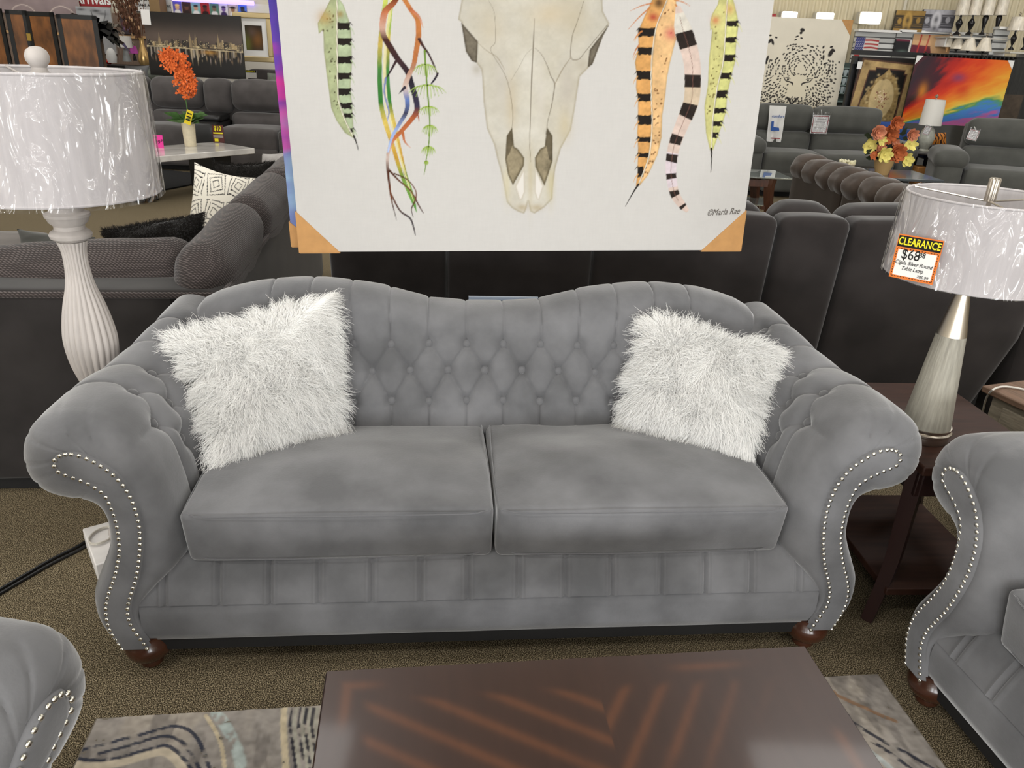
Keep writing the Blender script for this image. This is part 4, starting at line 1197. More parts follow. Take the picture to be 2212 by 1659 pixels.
# second canvas of the stack
P2 = np.array(SOFA) + NS * 1.09
b2 = onplane(632, 531, P2, NS)
ga = hang('wall_art_canvas', 'canvas with purple and blue cloud print, mostly hidden behind the skull canvas', 'canvas art', b2, ux, uz, CWm, 1.0, .035, None)
MB().box(0, CWm - .02, .0008, .03, 0, 1.0).build('stretcher', m_canvas_edge, ga, bevel=.002)
u = np.linspace(0, CWm - .02, 60); v = np.linspace(0, 1.0, 120)
U2, V2 = np.meshgrid(u, v, indexing='ij')
n_ = fbm(U2 * 9, V2 * 14, 4) * .3
C2 = np.zeros(U2.shape + (3,))
st = [(0.0, (120, 30, 60)), (.05, (86, 84, 140)), (.16, (112, 128, 180)), (.24, (140, 170, 200)), (.33, (120, 130, 180)), (.40, (190, 80, 160)), (.52, (120, 50, 150)), (.60, (200, 40, 140)), (.68, (90, 50, 160)), (.8, (50, 44, 140)), (1.2, (60, 60, 170))]
cs = np.array([lin(c) for _, c in st]); ys_ = [s for s, _ in st]
for k in range(3): C2[..., k] = np.interp(V2 * 1.0 + n_ - .12, ys_, cs[:, k])
MB().grid(np.stack([U2, np.zeros_like(U2), V2], 2), c=C2).build('print', m_print, ga, smooth=0)
tri_corner(-.002, .1, .085, par=ga)
for x in (.3, CWm - .3):
    MB().tube([(x, .02, 1.0), (x, .02, 3.63)], .0012, 5).build('hanging_wire', m_nickel, ga)
# ------------------------------------------------------------------ dark corner sectional behind the lamp
def weave(name, col, amt=.4):
    mt = M(name, col, .95, spec=.15, sheen=.25)
    nt = mt.node_tree; b = nt.nodes['Principled BSDF']
    tc = nt.nodes.new('ShaderNodeTexCoord'); L = nt.links.new
    w1 = nt.nodes.new('ShaderNodeTexWave'); w1.inputs['Scale'].default_value = 44; w1.inputs['Distortion'].default_value = 1.5; w1.bands_direction = 'DIAGONAL'
    w2 = nt.nodes.new('ShaderNodeTexWave'); w2.inputs['Scale'].default_value = 58; w2.inputs['Distortion'].default_value = 1.5; w2.bands_direction = 'Z'
    mu = nt.nodes.new('ShaderNodeMath'); mu.operation = 'MULTIPLY'
    L(tc.outputs['Object'], w1.inputs[0]); L(tc.outputs['Object'], w2.inputs[0]); L(w1.outputs['Fac'], mu.inputs[0]); L(w2.outputs['Fac'], mu.inputs[1])
    r = nt.nodes.new('ShaderNodeValToRGB'); e = r.color_ramp.elements
    a = rgba(col)
    e[0].color = tuple(x * (1 - amt) for x in a[:3]) + (1,); e[1].color = tuple(x * (1 + amt * 1.6) for x in a[:3]) + (1,)
    e[0].position, e[1].position = .05, .75
    L(mu.outputs[0], r.inputs[0]); L(r.outputs[0], b.inputs['Base Color'])
    bp = nt.nodes.new('ShaderNodeBump'); bp.inputs['Strength'].default_value = .5; bp.inputs['Distance'].default_value = .004
    L(mu.outputs[0], bp.inputs['Height']); L(bp.outputs[0], b.inputs['Normal'])
    return mt
m_weave = weave('charcoal basket weave', (76, 69, 67), .5)
m_char = M('charcoal plush', (50, 47, 46), .9, sheen=.3, var=(5, .2), spec=.1)
m_seat_grey = M('grey plush seat', (104, 98, 94), .9, sheen=.3, var=(7, .15), spec=.1)
SX, SY, SYAW = -1.017, 2.555, radians(7.5)
sec = thing('sectional_sofa', 'charcoal corner sectional with woven loose back cushions, behind the tall lamp', 'sectional sofa', (SX, SY, 0), SYAW)
TOPZ = .785
def wrinkle(seed, amp, sc=4):
    def fn(p):
        n = fbm(p[..., 0] * sc + seed, p[..., 2] * sc + p[..., 1] * sc + seed * 1.7, 4) - .5
        l = np.linalg.norm(p, axis=2)[..., None] + 1e-6
        return p + p / l * (n * amp)[..., None]
    return fn
mb = MB().rbox(-1.30, .11, (TOPZ + .05) / 2, 2.60, .22, TOPZ - .05, .035, n=12)
mb.rbox(-.11, 1.45, (TOPZ + .05) / 2, .22, 2.90, TOPZ - .05, .035, n=12)
mb.build('frame', m_char, sec, smooth=60)
MB().tube(spline([(-2.55, .004, TOPZ - .012), (-1.3, .004, TOPZ - .012), (-.06, .004, TOPZ - .012), (-.012, .02, TOPZ - .010), (-.004, .08, TOPZ - .012), (-.004, 1.5, TOPZ - .012), (-.004, 2.85, TOPZ - .012)], 120), .012, 8).build('welt', m_weave, sec)
MB().box(-2.56, -.03, .03, .19, .004, .07).box(-.19, -.03, .2, 2.86, .004, .07).build('plinth', m_black_matte, sec)
MB().rbox(-1.35, .62, .30, 2.2, .80, .30, .06, (0, 0, .02), n=12).build('seat_cushion', m_seat_grey, sec, smooth=60)
MB().rbox(-.62, 1.95, .30, .78, 1.84, .30, .06, (0, 0, .02), n=12).build('seat_cushion', m_seat_grey, sec, smooth=60)
MB().rbox(-2.0, 1.72, .30, .86, 1.36, .30, .06, (0, 0, .02), n=12).build('chaise_cushion', m_seat_grey, sec, smooth=60)
def loose(x, y, z, sx, sy, sz, seed, rz=0, rx=0, ry=0, amp=.05):
    T = trs((x, y, z), rz, rx, ry)
    MB().rbox(0, 0, 0, sx, sy, sz, .10, (.01, .05, .015), 22, T=T, fn=wrinkle(seed, amp)).build('back_cushion', m_weave, sec, smooth=80, merge=1e-5)
loose(-.56, .30, .645, .82, .24, .46, 3, rz=radians(2), rx=radians(-10), ry=radians(-3))
loose(-1.38, .30, .64, .80, .24, .46, 8, rx=radians(-10))
loose(-2.20, .30, .64, .80, .24, .46, 9, rx=radians(-10))
loose(-.11, .46, .735, .20, .74, .40, 5, ry=radians(11), rx=radians(4), amp=.03)
loose(-.11, 1.26, .745, .20, .80, .41, 12, ry=radians(11), amp=.03)
loose(-.11, 2.09, .745, .20, .80, .41, 17, ry=radians(11), amp=.03)

def cushion(label, C, thick, mat, group=None, furry=None, name='throw_pillow', wob=.02, print_fn=None):
    C = np.asarray(C, float); org = C.mean(0); org[2] = C[:, 2].min()
    t = thing(name, label, 'pillow', org, 0, group)
    if print_fn:
        P, T, nrm, U, V = pillow_surface(C, thick, 110)
        mb = MB().grid(P + nrm * T[..., None] - org, c=print_fn(U, V))
        mb.build('printed_front', m_print, t, smooth=80)
        P, T, nrm, U, V = pillow_surface(C, thick, 24)
        MB().grid(P - nrm * T[..., None] - org, flip=True).build('back', mat, t, smooth=80)
    else:
        c = pillow_mesh(C, thick, 30, org=org, wob=wob).build('cover', mat, t, smooth=80)
        if furry: fur(C, thick, furry[0], furry[1], org, width=.0009, curl=.004, droop=.2, seed=furry[2]).build('fur', mat, c, smooth=0)
    return t
def corners(px, Y, extra=None):
    """BL, BR, TR, TL pixels with a depth each"""
    Y = [Y] * 4 if np.isscalar(Y) else Y
    return [aty(x, y, d) for (x, y), d in zip(px, Y)]
m_blackfur = M('black short fur', (30, 28, 26), .95, sheen=.4, spec=.05)
cushion('black furry pillow lying along the top of the nearest woven cushion of the sectional', corners([(232, 590), (452, 560), (436, 462), (226, 498)], [3.02, 3.02, 3.10, 3.10]), .075, m_blackfur, 'black furry pillows on the sectional', (9000, .022, 4))
def geo(U, V):
    x, y = (U + V * .12) * .95 + .10, (V - U * .10) * .95 + .05
    def nest(cx, cy, s, rot):
        dx, dy = (x - cx) / s, (y - cy) / s
        f = np.maximum(np.abs(dx), np.abs(dy))
        a = rot * (1 - f)
        u, v = dx * np.cos(a) - dy * np.sin(a), dx * np.sin(a) + dy * np.cos(a)
        g = np.maximum(np.abs(u), np.abs(v))
        return g, f
    ln_ = np.zeros(U.shape)
    for cx in (-.66, 0, .66, 1.32, -1.32):
        for cy in (-.66, 0, .66, 1.32, -1.32):
            k = int(round((cx + cy) / .66))
            g, f = nest(cx, cy, .33, .8 if k % 2 == 0 else -.5)
            ins = f < 1
            ln_ = np.where(ins, ((g * 3.6 + .2) % 1) < .22, ln_)
    k = ln_[..., None]
    return lin((232, 226, 212)) * (1 - k) + lin((44, 42, 40)) * k
m_cream = M('cream cotton', (230, 224, 210), .9)
cushion('white pillow with black nested diamond lines leaning on the sectional', corners([(392, 545), (522, 560), (556, 384), (420, 350)], [4.20, 4.25, 4.45, 4.40]), .07, m_cream, print_fn=geo)
cushion('black furry pillow behind the diamond patterned pillow on the sectional', corners([(462, 480), (590, 470), (590, 350), (462, 352)], [4.85, 4.9, 5.0, 4.95]), .07, m_blackfur, 'black furry pillows on the sectional', (6000, .022, 6))
m_lightgrey = M('light grey mottled cotton', (158, 154, 151), .9, var=(22, .14))
cushion('light grey mottled pillow at the far end of the sectional, behind the black one', corners([(552, 420), (640, 420), (640, 322), (566, 332)], [5.35, 5.4, 5.42, 5.38]), .07, m_lightgrey)
cushion('grey velvet pillow with white fringe behind the woven cushion at far left', corners([(40, 580), (205, 585), (206, 512), (36, 494)], [3.05, 3.05, 3.12, 3.12]), .05, M('grey velvet throw', (64, 64, 60), .8, sheen=.4))

# ------------------------------------------------------------------ generic reclining seating
def recliner_row(name, label, cat, loc, rz, units, mats, H=1.0, D=1.0, arms=(0, 0), armz=.64, style='plain', seat_z=.50, base_gap=.05):
    """units: list of (kind, width); local x along the row from 0, y from the front (0) to the back (D), seats face -y"""
    mu, mdark = mats
    t = thing(name, label, cat, loc, rz)
    x = 0
    if arms[0]:
        fn = wrinkle(2.2, .03)
        MB().rbox(x + arms[0] / 2, D * .46, (armz + base_gap) / 2, arms[0] * .92, D * .86, armz - base_gap, .07, n=12).build('arm', mu, t, smooth=60)
        MB().rbox(x + arms[0] / 2, D * .40, armz - .06, arms[0] * 1.12, D * .78, .20, .095, (0, .01, .03), 14, fn=fn).build('arm_pad', mu, t, smooth=80)
        x += arms[0]
    for k, (kind, w) in enumerate(units):
        c = x + w / 2
        fn = wrinkle(k * 3.1 + 1, .03, 3)
        if kind == 'seat':
            MB().rbox(c, D * .36, (seat_z + .17) / 2 + .06, w - .012, D * .66, seat_z - .20, .06, (0, .015, .02), 14, fn=fn).build('seat_cushion', mu, t, smooth=80)
            MB().rbox(c, .05, .19, w - .016, .10, .24, .04, (0, .012, 0), 10).build('footrest', mu, t, smooth=80)
            if style == 'split':
                MB().rbox(c, D * .735, H - .155, w - .012, .24, .31, .09, (0, .035, .015), 16, T=None, fn=fn).build('headrest', mu, t, smooth=80)
                MB().rbox(c, D * .70, seat_z + .10, w - .012, .24, .30, .08, (0, .03, 0), 14, fn=fn).build('back_cushion', mu, t, smooth=80)
            else:
                hb = (H - seat_z) * .62
                MB().rbox(c, D * .735, H - hb / 2, w - .012, .26, hb, .10, (0, .05, .02), 16, fn=fn).build('back_cushion', mu, t, smooth=80)
                MB().rbox(c, D * .69, seat_z + .06, w - .012, .26, .26, .08, (0, .035, 0), 14, fn=fn).build('lumbar_cushion', mu, t, smooth=80)
        else:
            MB().rbox(c, D * .735, H - .20, w - .012, .24, .40, .09, (0, .03, .015), 14, fn=fn).build('back_cushion', mu, t, smooth=80)
            MB().rbox(c, D * .36, .33, w - .012, D * .70, .54, .05, n=10).build('console', mdark, t, smooth=60)
            MB().rbox(c, D * .42, .635, w - .03, D * .40, .09, .04, (0, 0, .01), 10).build('console_lid', mdark, t, smooth=60)
        x += w
    if arms[1]:
        MB().rbox(x + arms[1] / 2, D * .46, (armz + base_gap) / 2, arms[1] * .92, D * .86, armz - base_gap, .07, n=12).build('arm', mu, t, smooth=60)
        MB().rbox(x + arms[1] / 2, D * .40, armz - .06, arms[1] * 1.12, D * .78, .20, .095, (0, .01, .03), 14, fn=wrinkle(4.2, .03)).build('arm_pad', mu, t, smooth=80)
        x += arms[1]
    MB().rbox((x + arms[0] - arms[1]) / 2, D * .86, (H - .06 + base_gap) / 2, x - arms[0] - arms[1] - .02, D * .22, H - .06 - base_gap, .05, n=12).build('outer_back', mu, t, smooth=60)
    MB().box(.05, x - .05, .14, D * .9, 0, base_gap + .06).build('base', m_black_matte, t)
    return t
m_rec = M('charcoal grey suede', (84, 80, 79), .9, sheen=.35, var=(6, .14), spec=.1)
m_lead = M('black leatherette', (20, 20, 21), .35)
# ------------------------------------------------------------------ black reclining row right behind the sofa, seen from the back
m_dark = M('black brown suede', (52, 48, 47), .9, sheen=.45, var=(5, .2), spec=.1)
bx0, by0 = -.80, 3.17
row = thing('reclining_sofa', 'black-brown reclining sofa seen from behind, directly behind the grey sofa', 'reclining sofa', (bx0, by0, 0), radians(1.5))
x = 0
for k, (kind, w, lo) in enumerate((('s', .50, .06), ('s', .62, 0), ('s', .76, 0), ('c', .305, 0), ('s', .90, .10))):
    c = x + w / 2
    mb = MB()
    def fn(p, lo=lo, w=w, k=k):
        q = p.copy()
        f = np.clip((.5 - (p[..., 2] + .53)) / .5, 0, 1)
        if k == 0: q[..., 0] += np.where(p[..., 0] < 0, 1, 0) * lo * f * 1.2
        if k == 4: q[..., 0] -= np.where(p[..., 0] > 0, 1, 0) * lo * f * 1.4
        q[..., 1] += -.06 * np.clip(p[..., 2] / .48, -1, 1) - .0
        return q + 0
    mb.rbox(c, .11, .53, w - .004, .16, .95, .04, (0, .012, .012), 20, fn=fn)
    mb.build('outer_back', m_dark, row, smooth=80)
    MB().rbox(c, .20, .935, w - .02, .22, .19, .085, (0, .02, .02), 14, fn=wrinkle(k + 5, .02)).build('headrest', m_dark, row, smooth=80)
    MB().rbox(c, .30, .72, w - .02, .22, .36, .08, (0, .03, 0), 10).build('back_cushion', m_dark, row, smooth=80)
    MB().rbox(c, .66, .33, w - .02, .66, .36, .07, (0, .01, .02), 10).build('seat_cushion', m_dark, row, smooth=80)
    if k == 4: MB().tube([(x + .02, .066, .52), (c, .058, .52), (x + w - .06, .066, .52)], .004, 6).build('seam', m_black_matte, row)
    x += w
MB().rbox(x + .11, .52, .33, .22, .92, .60, .08, n=10).build('arm', m_dark, row, smooth=60)
MB().box(.12, x - .1, .12, .92, 0, .10).box(.06, x - .06, .13, .26, .1, .80).build('base', m_black_matte, row)

# ------------------------------------------------------------------ brown chaise sofa with channelled top
m_brown = M('dark brown suede', (58, 50, 44), .9, sheen=.3, var=(5, .15), spec=.1)
m_brown2 = M('brown plush channels', (80, 70, 63), .9, sheen=.4, var=(9, .18), spec=.1)
p0, p1 = atz(1703, 352, .86), atz(1985, 452, .86)
d = p1 - p0; Lb = float(np.linalg.norm(d[:2])); by = float(atan2(d[1], d[0]))
br = thing('chaise_sofa', 'brown chaise sofa with puffy channelled top, seen from behind at the right', 'sofa', (p0[0], p0[1], 0), by)
# local x runs towards us along the back, local y > 0 is the seat side
for xa, xb in ((0, Lb * .46), (Lb * .46, Lb * .64), (Lb * .64, Lb * 1.06)):
    MB().rbox((xa + xb) / 2, .13, .43, xb - xa - .01, .18, .82, .03, n=10).build('outer_back', m_brown, br, smooth=60)
n_ch = 9
for i in range(n_ch):
    xa = Lb * 1.06 * i / n_ch; w = Lb * 1.06 / n_ch
    MB().rbox(xa + w / 2, .14, .835, w * 1.16, .26, .155, .077, (.0, .01, .03), 16, fn=wrinkle(i * 1.3, .035, 7)).build('top_channel', m_brown2, br, smooth=80)
MB().rbox(Lb * .57, .68, .30, Lb * 1.04, .85, .36, .08, (0, 0, .02), 12).build('seat_cushion', m_brown2, br, smooth=80)
MB().box(.04, Lb * 1.03, .08, 1.06, 0, .16).build('base', m_black_matte, br)

# ------------------------------------------------------------------ glass topped console beside it
gl_ = M('clear glass top', (206, 214, 210), .03, metal=.75)
m_oakred = M('chestnut wood', (78, 46, 30), .4, var=(8, .25), stretch=(6, 6, 1), coat=.2)
gq = atz(1616, 382, .50)
gt2 = thing('glass_table', 'glass topped table with chestnut legs and a lower glass shelf, right of the big canvas', 'table', (gq[0] - .35, gq[1], 0), radians(2))
MB().box(-.2, .82, 0, .58, .485, .50).build('glass_top', gl_, gt2, bevel=.003)
MB().box(-.12, .74, .06, .52, .20, .21).build('glass_shelf', gl_, gt2)
for lx, ly in ((.62, .06), (.62, .52), (-.12, .06), (-.12, .52)):
    MB().tube(spline([(lx, ly, .485), (lx - .01, ly, .38), (lx + .03, ly, .12), (lx + .08, ly, 0)], 12), np.linspace(.06, .04, 12), 4).build('leg', m_oakred, gt2, smooth=20)
MB().box(-.1, .64, .03, .06, .40, .47).build('rail', m_oakred, gt2)
MB().box(.56, .78, .05, .09, .165, .20).build('rail', m_oakred, gt2)

# ------------------------------------------------------------------ far left: recliners round the marble table
RLY = 9.95
rl = atz(345, 364, .03)
xa = aty(337, 250, RLY + .75)[0]; xb = aty(449, 250, RLY + .75)[0]; xc = aty(508, 250, RLY + .75)[0]
ws = xb - xa; wc_ = xc - xb
recliner_row('reclining_sofa', 'grey reclining sofa with a black centre console, facing us behind the marble table', 'reclining sofa', (xa - 2 * ws, RLY, 0), radians(1), [('seat', ws), ('seat', ws), ('seat', ws), ('console', wc_), ('seat', ws * 1.06), ('seat', ws)], (m_rec, m_lead), H=1.08, D=1.0)
m_marble = M('white marble', (226, 222, 216), .2, coat=.4, var=(3.5, .1, 8), col2=(180, 176, 172))
mq = atz(550, 320, .47); ml = atz(340, 338, .47); md = ml - mq
my = float(atan2(-md[1], -md[0]))
mt_ = thing('marble_table', 'white marble coffee table on black legs in front of the far grey recliners', 'coffee table', (mq[0], mq[1], 0), my)
MB().box(-1.5, 0, 0, .72, .41, .47).build('marble_top', m_marble, mt_, bevel=.006)
for lx in (-1.35, -.45): MB().box(lx, lx + .22, .12, .6, .02, .41).build('leg', m_lead, mt_, bevel=.01)
def std(px, py, z=.47): return atz(px, py, z)
m_pot = M('cream ceramic', (228, 216, 186), .5, var=(40, .05))
fp = std(412, 316)
ft = thing('potted_flower', 'orange flower spike in a cream pot with a yellow tag, on the marble table', 'potted plant', fp)
kf = float(np.dot(fp - CAM, FW)) / FPX
hp = 50 * kf
MB().lathe([(0, 0), (11 * kf, 0), (12 * kf, .01), (14 * kf, hp), (13 * kf, hp), (12 * kf, hp - .03), (0, hp - .03)], 24).build('pot', m_pot, ft)
m_leaf = M('green leaf', (84, 122, 66), .6, var=(30, .2)); m_orange = M('orange petals', (236, 112, 48), .7, var=(40, .2))
lf_ = MB(); r_ = random.Random(3)
for i in range(26):
    a = r_.uniform(0, 6.28); e = r_.uniform(.1, .9); L_ = r_.uniform(.22, .36)
    dx, dy, dz = cos(a) * cos(e), sin(a) * cos(e) * .6, sin(e) * .9
    wv_ = np.array([-sin(a), cos(a), .3]) * .045
    b0 = np.array([0, 0, hp - .02]); b1 = b0 + np.array([dx, dy, dz]) * L_ * .55; b2 = b0 + np.array([dx, dy, dz * .55]) * L_
    lf_.add([b0, b1 + wv_, b2, b1 - wv_], [(0, 1, 2), (0, 2, 3)])
lf_.tube(spline([(0, 0, hp - .04), (.01, 0, hp + .2), (-.03, 0, hp + .5)], 10), .006, 6)
lf_.build('leaves', m_leaf, ft, smooth=0)['kind'] = 'stuff'
of = MB()
for i in range(260):
    q = r_.random(); top_ = q < .55
    aa, rr_ = r_.uniform(0, 6.28), r_.random() ** .5
    cx_, cz_ = ((-.055 + .135 * rr_ * cos(aa) - .05 * sin(aa) * rr_, hp + .60 + .13 * rr_ * sin(aa)) if top_ else (.035 + .10 * rr_ * cos(aa), hp + .40 + .15 * rr_ * sin(aa)))
    cy_ = r_.uniform(-.08, .08)
    for j in range(4):
        a = r_.uniform(0, 6.28); b_ = r_.uniform(-1, 1)
        v_ = np.array([cos(a), b_ * .6, sin(a)]) * .036; w_ = np.array([-sin(a), .2, cos(a)]) * .010
        c0 = np.array([cx_, cy_, cz_])
        of.add([c0, c0 + v_ * .6 + w_, c0 + v_, c0 + v_ * .6 - w_], [(0, 1, 2), (0, 2, 3)])
of.build('flower_spike', m_orange, ft, smooth=0)['kind'] = 'stuff'
tg2 = MB().box(-.035, .035, -.13, -.128, -.075, .075, T=trs((.07, 0, hp + .06), 0, 0, radians(20))).build('price_tag', M('yellow card', (240, 214, 40), .6), ft)
ln_ = MB()
for k_ in range(3): ln_.box(-.024, .024, -.136, -.1305, .035 - .035 * k_, .047 - .035 * k_, T=trs((.07, 0, hp + .06), 0, 0, radians(20)))
ln_.build('print_lines', m_ink, tg2)
# little cards on the marble
c0 = std(473, 308); kc = float(np.dot(c0 - CAM, FW)) / FPX
cw, chh = 24 * kc, 36 * kc
ca = thing('promo_card', 'small red and yellow $10 card standing on the marble table', 'card', c0)
MB().box(-cw / 2, cw / 2, 0, .006, 0, chh).build('card', M('maroon card', (84, 34, 30), .5), ca)
text('amount', '$10', chh * .36, m_yel, ca, (0, -.002, chh * .80), bold=.03, sx=.8)
MB().box(-cw * .42, cw * .42, -.001, 0, chh * .50, chh * .58).build('stripe', m_yel, ca)
MB().box(-cw * .44, cw * .44, -.001, 0, chh * .28, chh * .42).build('stripe', M('grey print', (150, 140, 134), .6), ca)
MB().box(-cw * .36, -cw * .02, -.001, 0, chh * .06, chh * .22).build('stripe', m_yel, ca)
c0 = std(342, 320); kc = float(np.dot(c0 - CAM, FW)) / FPX
ca = thing('price_card', 'bright pink price card standing on the marble table, partly behind the lampshade', 'card', c0)
m_pink = M('pink card', (240, 60, 160), .6)
MB().box(-24 * kc, 12 * kc, 0, .006, 0, 27 * kc).build('card', m_pink, ca)
text('heading', 'THIS', 5 * kc, m_ink, ca, (-5 * kc, -.002, 22 * kc), bold=.02)
text('amount', '19\u2079', 12 * kc, m_ink, ca, (2 * kc, -.002, 12 * kc), shear=.2)
ru = atz(215, 437, .008)
rg = thing('black_rug', 'black shaggy rug under the marble table', 'rug', (ru[0], ru[1], 0), radians(70))
MB().box(0, 1.95, 0, 1.25, .001, .016).build('pile', M('black pile', (22, 22, 24), .95, var=(60, .5), bump=(120, .6)), rg)
# ------------------------------------------------------------------ boards, prints and furniture along the far walls
def board(name, label, cat, cx, cy, w, h, Y, rz=0, th=.04, base=(200, 200, 200), paint=None, n=None, mat=None, edge=None, group=None, roll=0, z_min=None):
    c, W, H = bb(cx, cy, w, h, Y)
    t = thing(name, label, cat, (c[0], c[1], c[2] - H / 2), rz, group)
    if roll: t.rotation_euler = (0, roll, rz)
    MB().box(-W / 2, W / 2, .0008, th, 0, H).build('panel', edge or m_canvas_edge, t, bevel=.003)
    if paint or n:
        n = n or (40, 30)
        u = np.linspace(-W / 2, W / 2, n[0]); v = np.linspace(0, H, n[1])
        U, V = np.meshgrid(u, v, indexing='ij')
        # drawing frame: photo pixels of the flat board
        R = Raster(cx + U / W * w, cy + h / 2 - V / H * h, base)
        if paint: paint(R)
        MB().grid(np.stack([U, np.zeros_like(U), V], 2), c=np.clip(R.C, 0, 1)).build('print', mat or m_print, t, smooth=0)
    t['_d'] = 0; del t['_d']
    return t, W, H
rr = random.Random(11)
# -- city skyline
def city(R):
    X, Y = R.X, R.Y
    k = np.exp(-((Y - 84) / 24) ** 2)[..., None]
    R.C = lin((22, 18, 17)) * (1 - k) + lin((92, 78, 70)) * k
    R.C *= (1 + .25 * (R.n - .5))[..., None]
    wl = 103
    R.fill([(300, wl), (540, wl + 3), (540, 190), (300, 190)], (20, 17, 16), a=.9)
    x = 318
    while x < 524:
        w = rr.uniform(3, 8); h = rr.uniform(6, 19) * (1.25 if 400 < x < 440 else 1)
        c = rr.choice([(110, 96, 76), (60, 52, 46), (176, 152, 112), (44, 38, 36), (140, 122, 92)])
        R.fill([(x, wl), (x, wl - h), (x + w, wl - h), (x + w, wl)], c, soft=.4)
        for _ in range(int(h * w / 14)):
            R.dot(x + rr.uniform(.5, w), wl - rr.uniform(1, h), .45, .6, rr.choice([(236, 214, 160), (250, 236, 200), (206, 170, 110)]))
        if rr.random() < .55: R.fill([(x + 1, wl + 3), (x + 1, wl + 6 + h * rr.uniform(.8, 1.5)), (x + w * .6, wl + 6 + h), (x + w * .6, wl + 3)], rr.choice([(210, 190, 160), (150, 124, 84), (226, 210, 190)]), a=.5, soft=1.2)
        x += w * .8
    for x, top in ((411, 72), (423, 74), (472, 72), (345, 76)):
        R.fill([(x - 3, wl), (x - 2.6, top + 14), (x - .8, top + 6), (x, top - 2), (x + .8, top + 6), (x + 2.6, top + 14), (x + 3, wl)], (150, 130, 98), soft=.5)
        R.fill([(x - 2, wl + 4), (x + 1, 142), (x + 3, wl + 4)], (206, 186, 150), a=.6, soft=1.2)
    for _ in range(45): R.blob(rr.uniform(316, 524), wl + rr.uniform(-3, 4), rr.uniform(1, 4), .8, (240, 220, 170), .8)
    for _ in range(70): R.blob(rr.uniform(320, 520), wl + rr.uniform(4, 30), .8, rr.uniform(2, 6), rr.choice([(214, 190, 150), (160, 130, 100), (190, 170, 160)]), .6)
    R.blob(450, 112, 14, 4, (196, 140, 50), .7)
    R.stroke([(312, wl + 1), (430, wl + 3), (526, wl + 5)], .8, (220, 200, 160), .8)
t, W, H = board('city_canvas', 'dark canvas with a lit city skyline mirrored in water, above the far grey recliners', 'canvas art', 420, 99, 208, 137, 11.55, 0, .04, paint=city, n=(230, 150), mat=m_gloss_print, edge=m_black, roll=radians(.5))
MB().box(-W / 2 - .02, -W / 2 + .10, -.012, -.004, H - .17, H + .02).build('price_card', m_white, t)
for dx in (.36,): MB().tube([(dx, .05, -1.1), (dx, .05, .1)], .02, 8).build('stand_pole', m_black, t)
# -- folding screen
m_rust = M('mottled brown panel', (122, 76, 36), .5, var=(5, .55, 6), stretch=(1.4, 1, .6), coat=.15)
fs0 = aty(-64, 18, 11.2)
fs = thing('folding_screen', 'four panel folding screen of mottled brown wood in black frames, top left', 'folding screen', (fs0[0], fs0[1], 0))
px_ = [(-64, 9, 17), (10, 53, 21), (54, 120, 25), (121, 202, 31)]
for i, (a_, b_, y_) in enumerate(px_):
    A_, B_ = aty(a_, y_, 11.2), aty(b_, y_ + 1, 11.2)
    wz = (A_[2] + B_[2]) / 2
    wx = B_[0] - A_[0]
    T = trs((A_[0] - fs0[0], 0, 0), radians(8 if i % 2 else -8))
    f = MB()
    e = .055
    f.box(0, wx, -.012, .012, wz - e, wz, T=T).box(0, wx, -.012, .012, .05, .05 + e, T=T).box(0, e, -.012, .012, 0, wz, T=T).box(wx - e, wx, -.012, .012, 0, wz, T=T)
    f = f.build('screen_frame', m_black, fs, smooth=0)
    MB().box(e, wx - e, -.006, .006, .05 + e, wz - e, T=T).build('screen_panel', m_rust, f, smooth=0)
    if i == 2: MB().box(-.03, .03, -.02, -.014, wz - .36, wz - .27, T=T).build('hinge', M('brass', (200, 170, 90), .35, 1), f)
# -- poster with rings, face canvas, sign
def rings(R):
    R.C *= (1 + .35 * (R.n - .5))[..., None]
    for cx in (46, 130): R.stroke([(cx + 31 * cos(a), 44 + 33 * sin(a)) for a in np.linspace(-pi, 0, 20)], .9, (232, 214, 204), .9)
board('ring_print', 'mauve print with two pale ring outlines above the folding screen', 'canvas art', 66, 2, 206, 56, 13.465, 0, .03, (160, 142, 142), rings, (80, 30))
def face(R):
    X, Y = R.X, R.Y
    R.C *= (1 + .5 * (R.n - .5))[..., None]
    R.blob(182, 22, 9, 3, (70, 70, 72), .8); R.blob(214, 24, 10, 3.5, (60, 60, 62), .9); R.blob(225, 30, 12, 3, (90, 90, 92), .8)
    R.stroke([(203, 24), (206, 38), (214, 52), (224, 50), (232, 34), (234, 22)], [.8, 1.4, 1.6, 1.2, 1, .5], (80, 80, 82), .8)
    R.blob(206, 46, 5, 10, (40, 40, 42), .9); R.blob(220, 40, 8, 7, (205, 205, 206), .8); R.blob(216, 60, 8, 5, (90, 90, 92), .7)
    for _ in range(26): R.stroke([(rr.uniform(205, 222), rr.uniform(52, 72)), (rr.uniform(205, 225), rr.uniform(56, 80))], .5, (60, 60, 62), .5)
board('face_canvas', 'black and white canvas with the close-up of an animal face, right of the folding screen', 'canvas art', 208, 66, 74, 100, 13.462, 0, .04, (176, 176, 178), face, (70, 90))
def signbox(name, label, cx, cy, w, h, Y, lines, col, mat, ink, frame=None, bold=.02):
    c, W, H = bb(cx, cy, w, h, Y)
    t = thing(name, label, 'sign', (c[0], c[1], c[2] - H / 2))
    MB().box(-W / 2, W / 2, 0, .03, 0, H).build('board', mat, t)
    if frame:
        f = MB(); e = .016
        f.box(-W / 2 - e, -W / 2, -.008, .03, -e, H + e).box(W / 2, W / 2 + e, -.008, .03, -e, H + e).box(-W / 2, W / 2, -.008, .03, -e, 0)
        f.build('frame', frame, t, smooth=0)
    for s, fy, sz, fx in lines: text('lettering', s, sz * H, ink, t, (fx * W, -.004, fy * H), bold=bold)
    return t, W, H
m_signred = M('maroon sign', (150, 40, 44), .6)
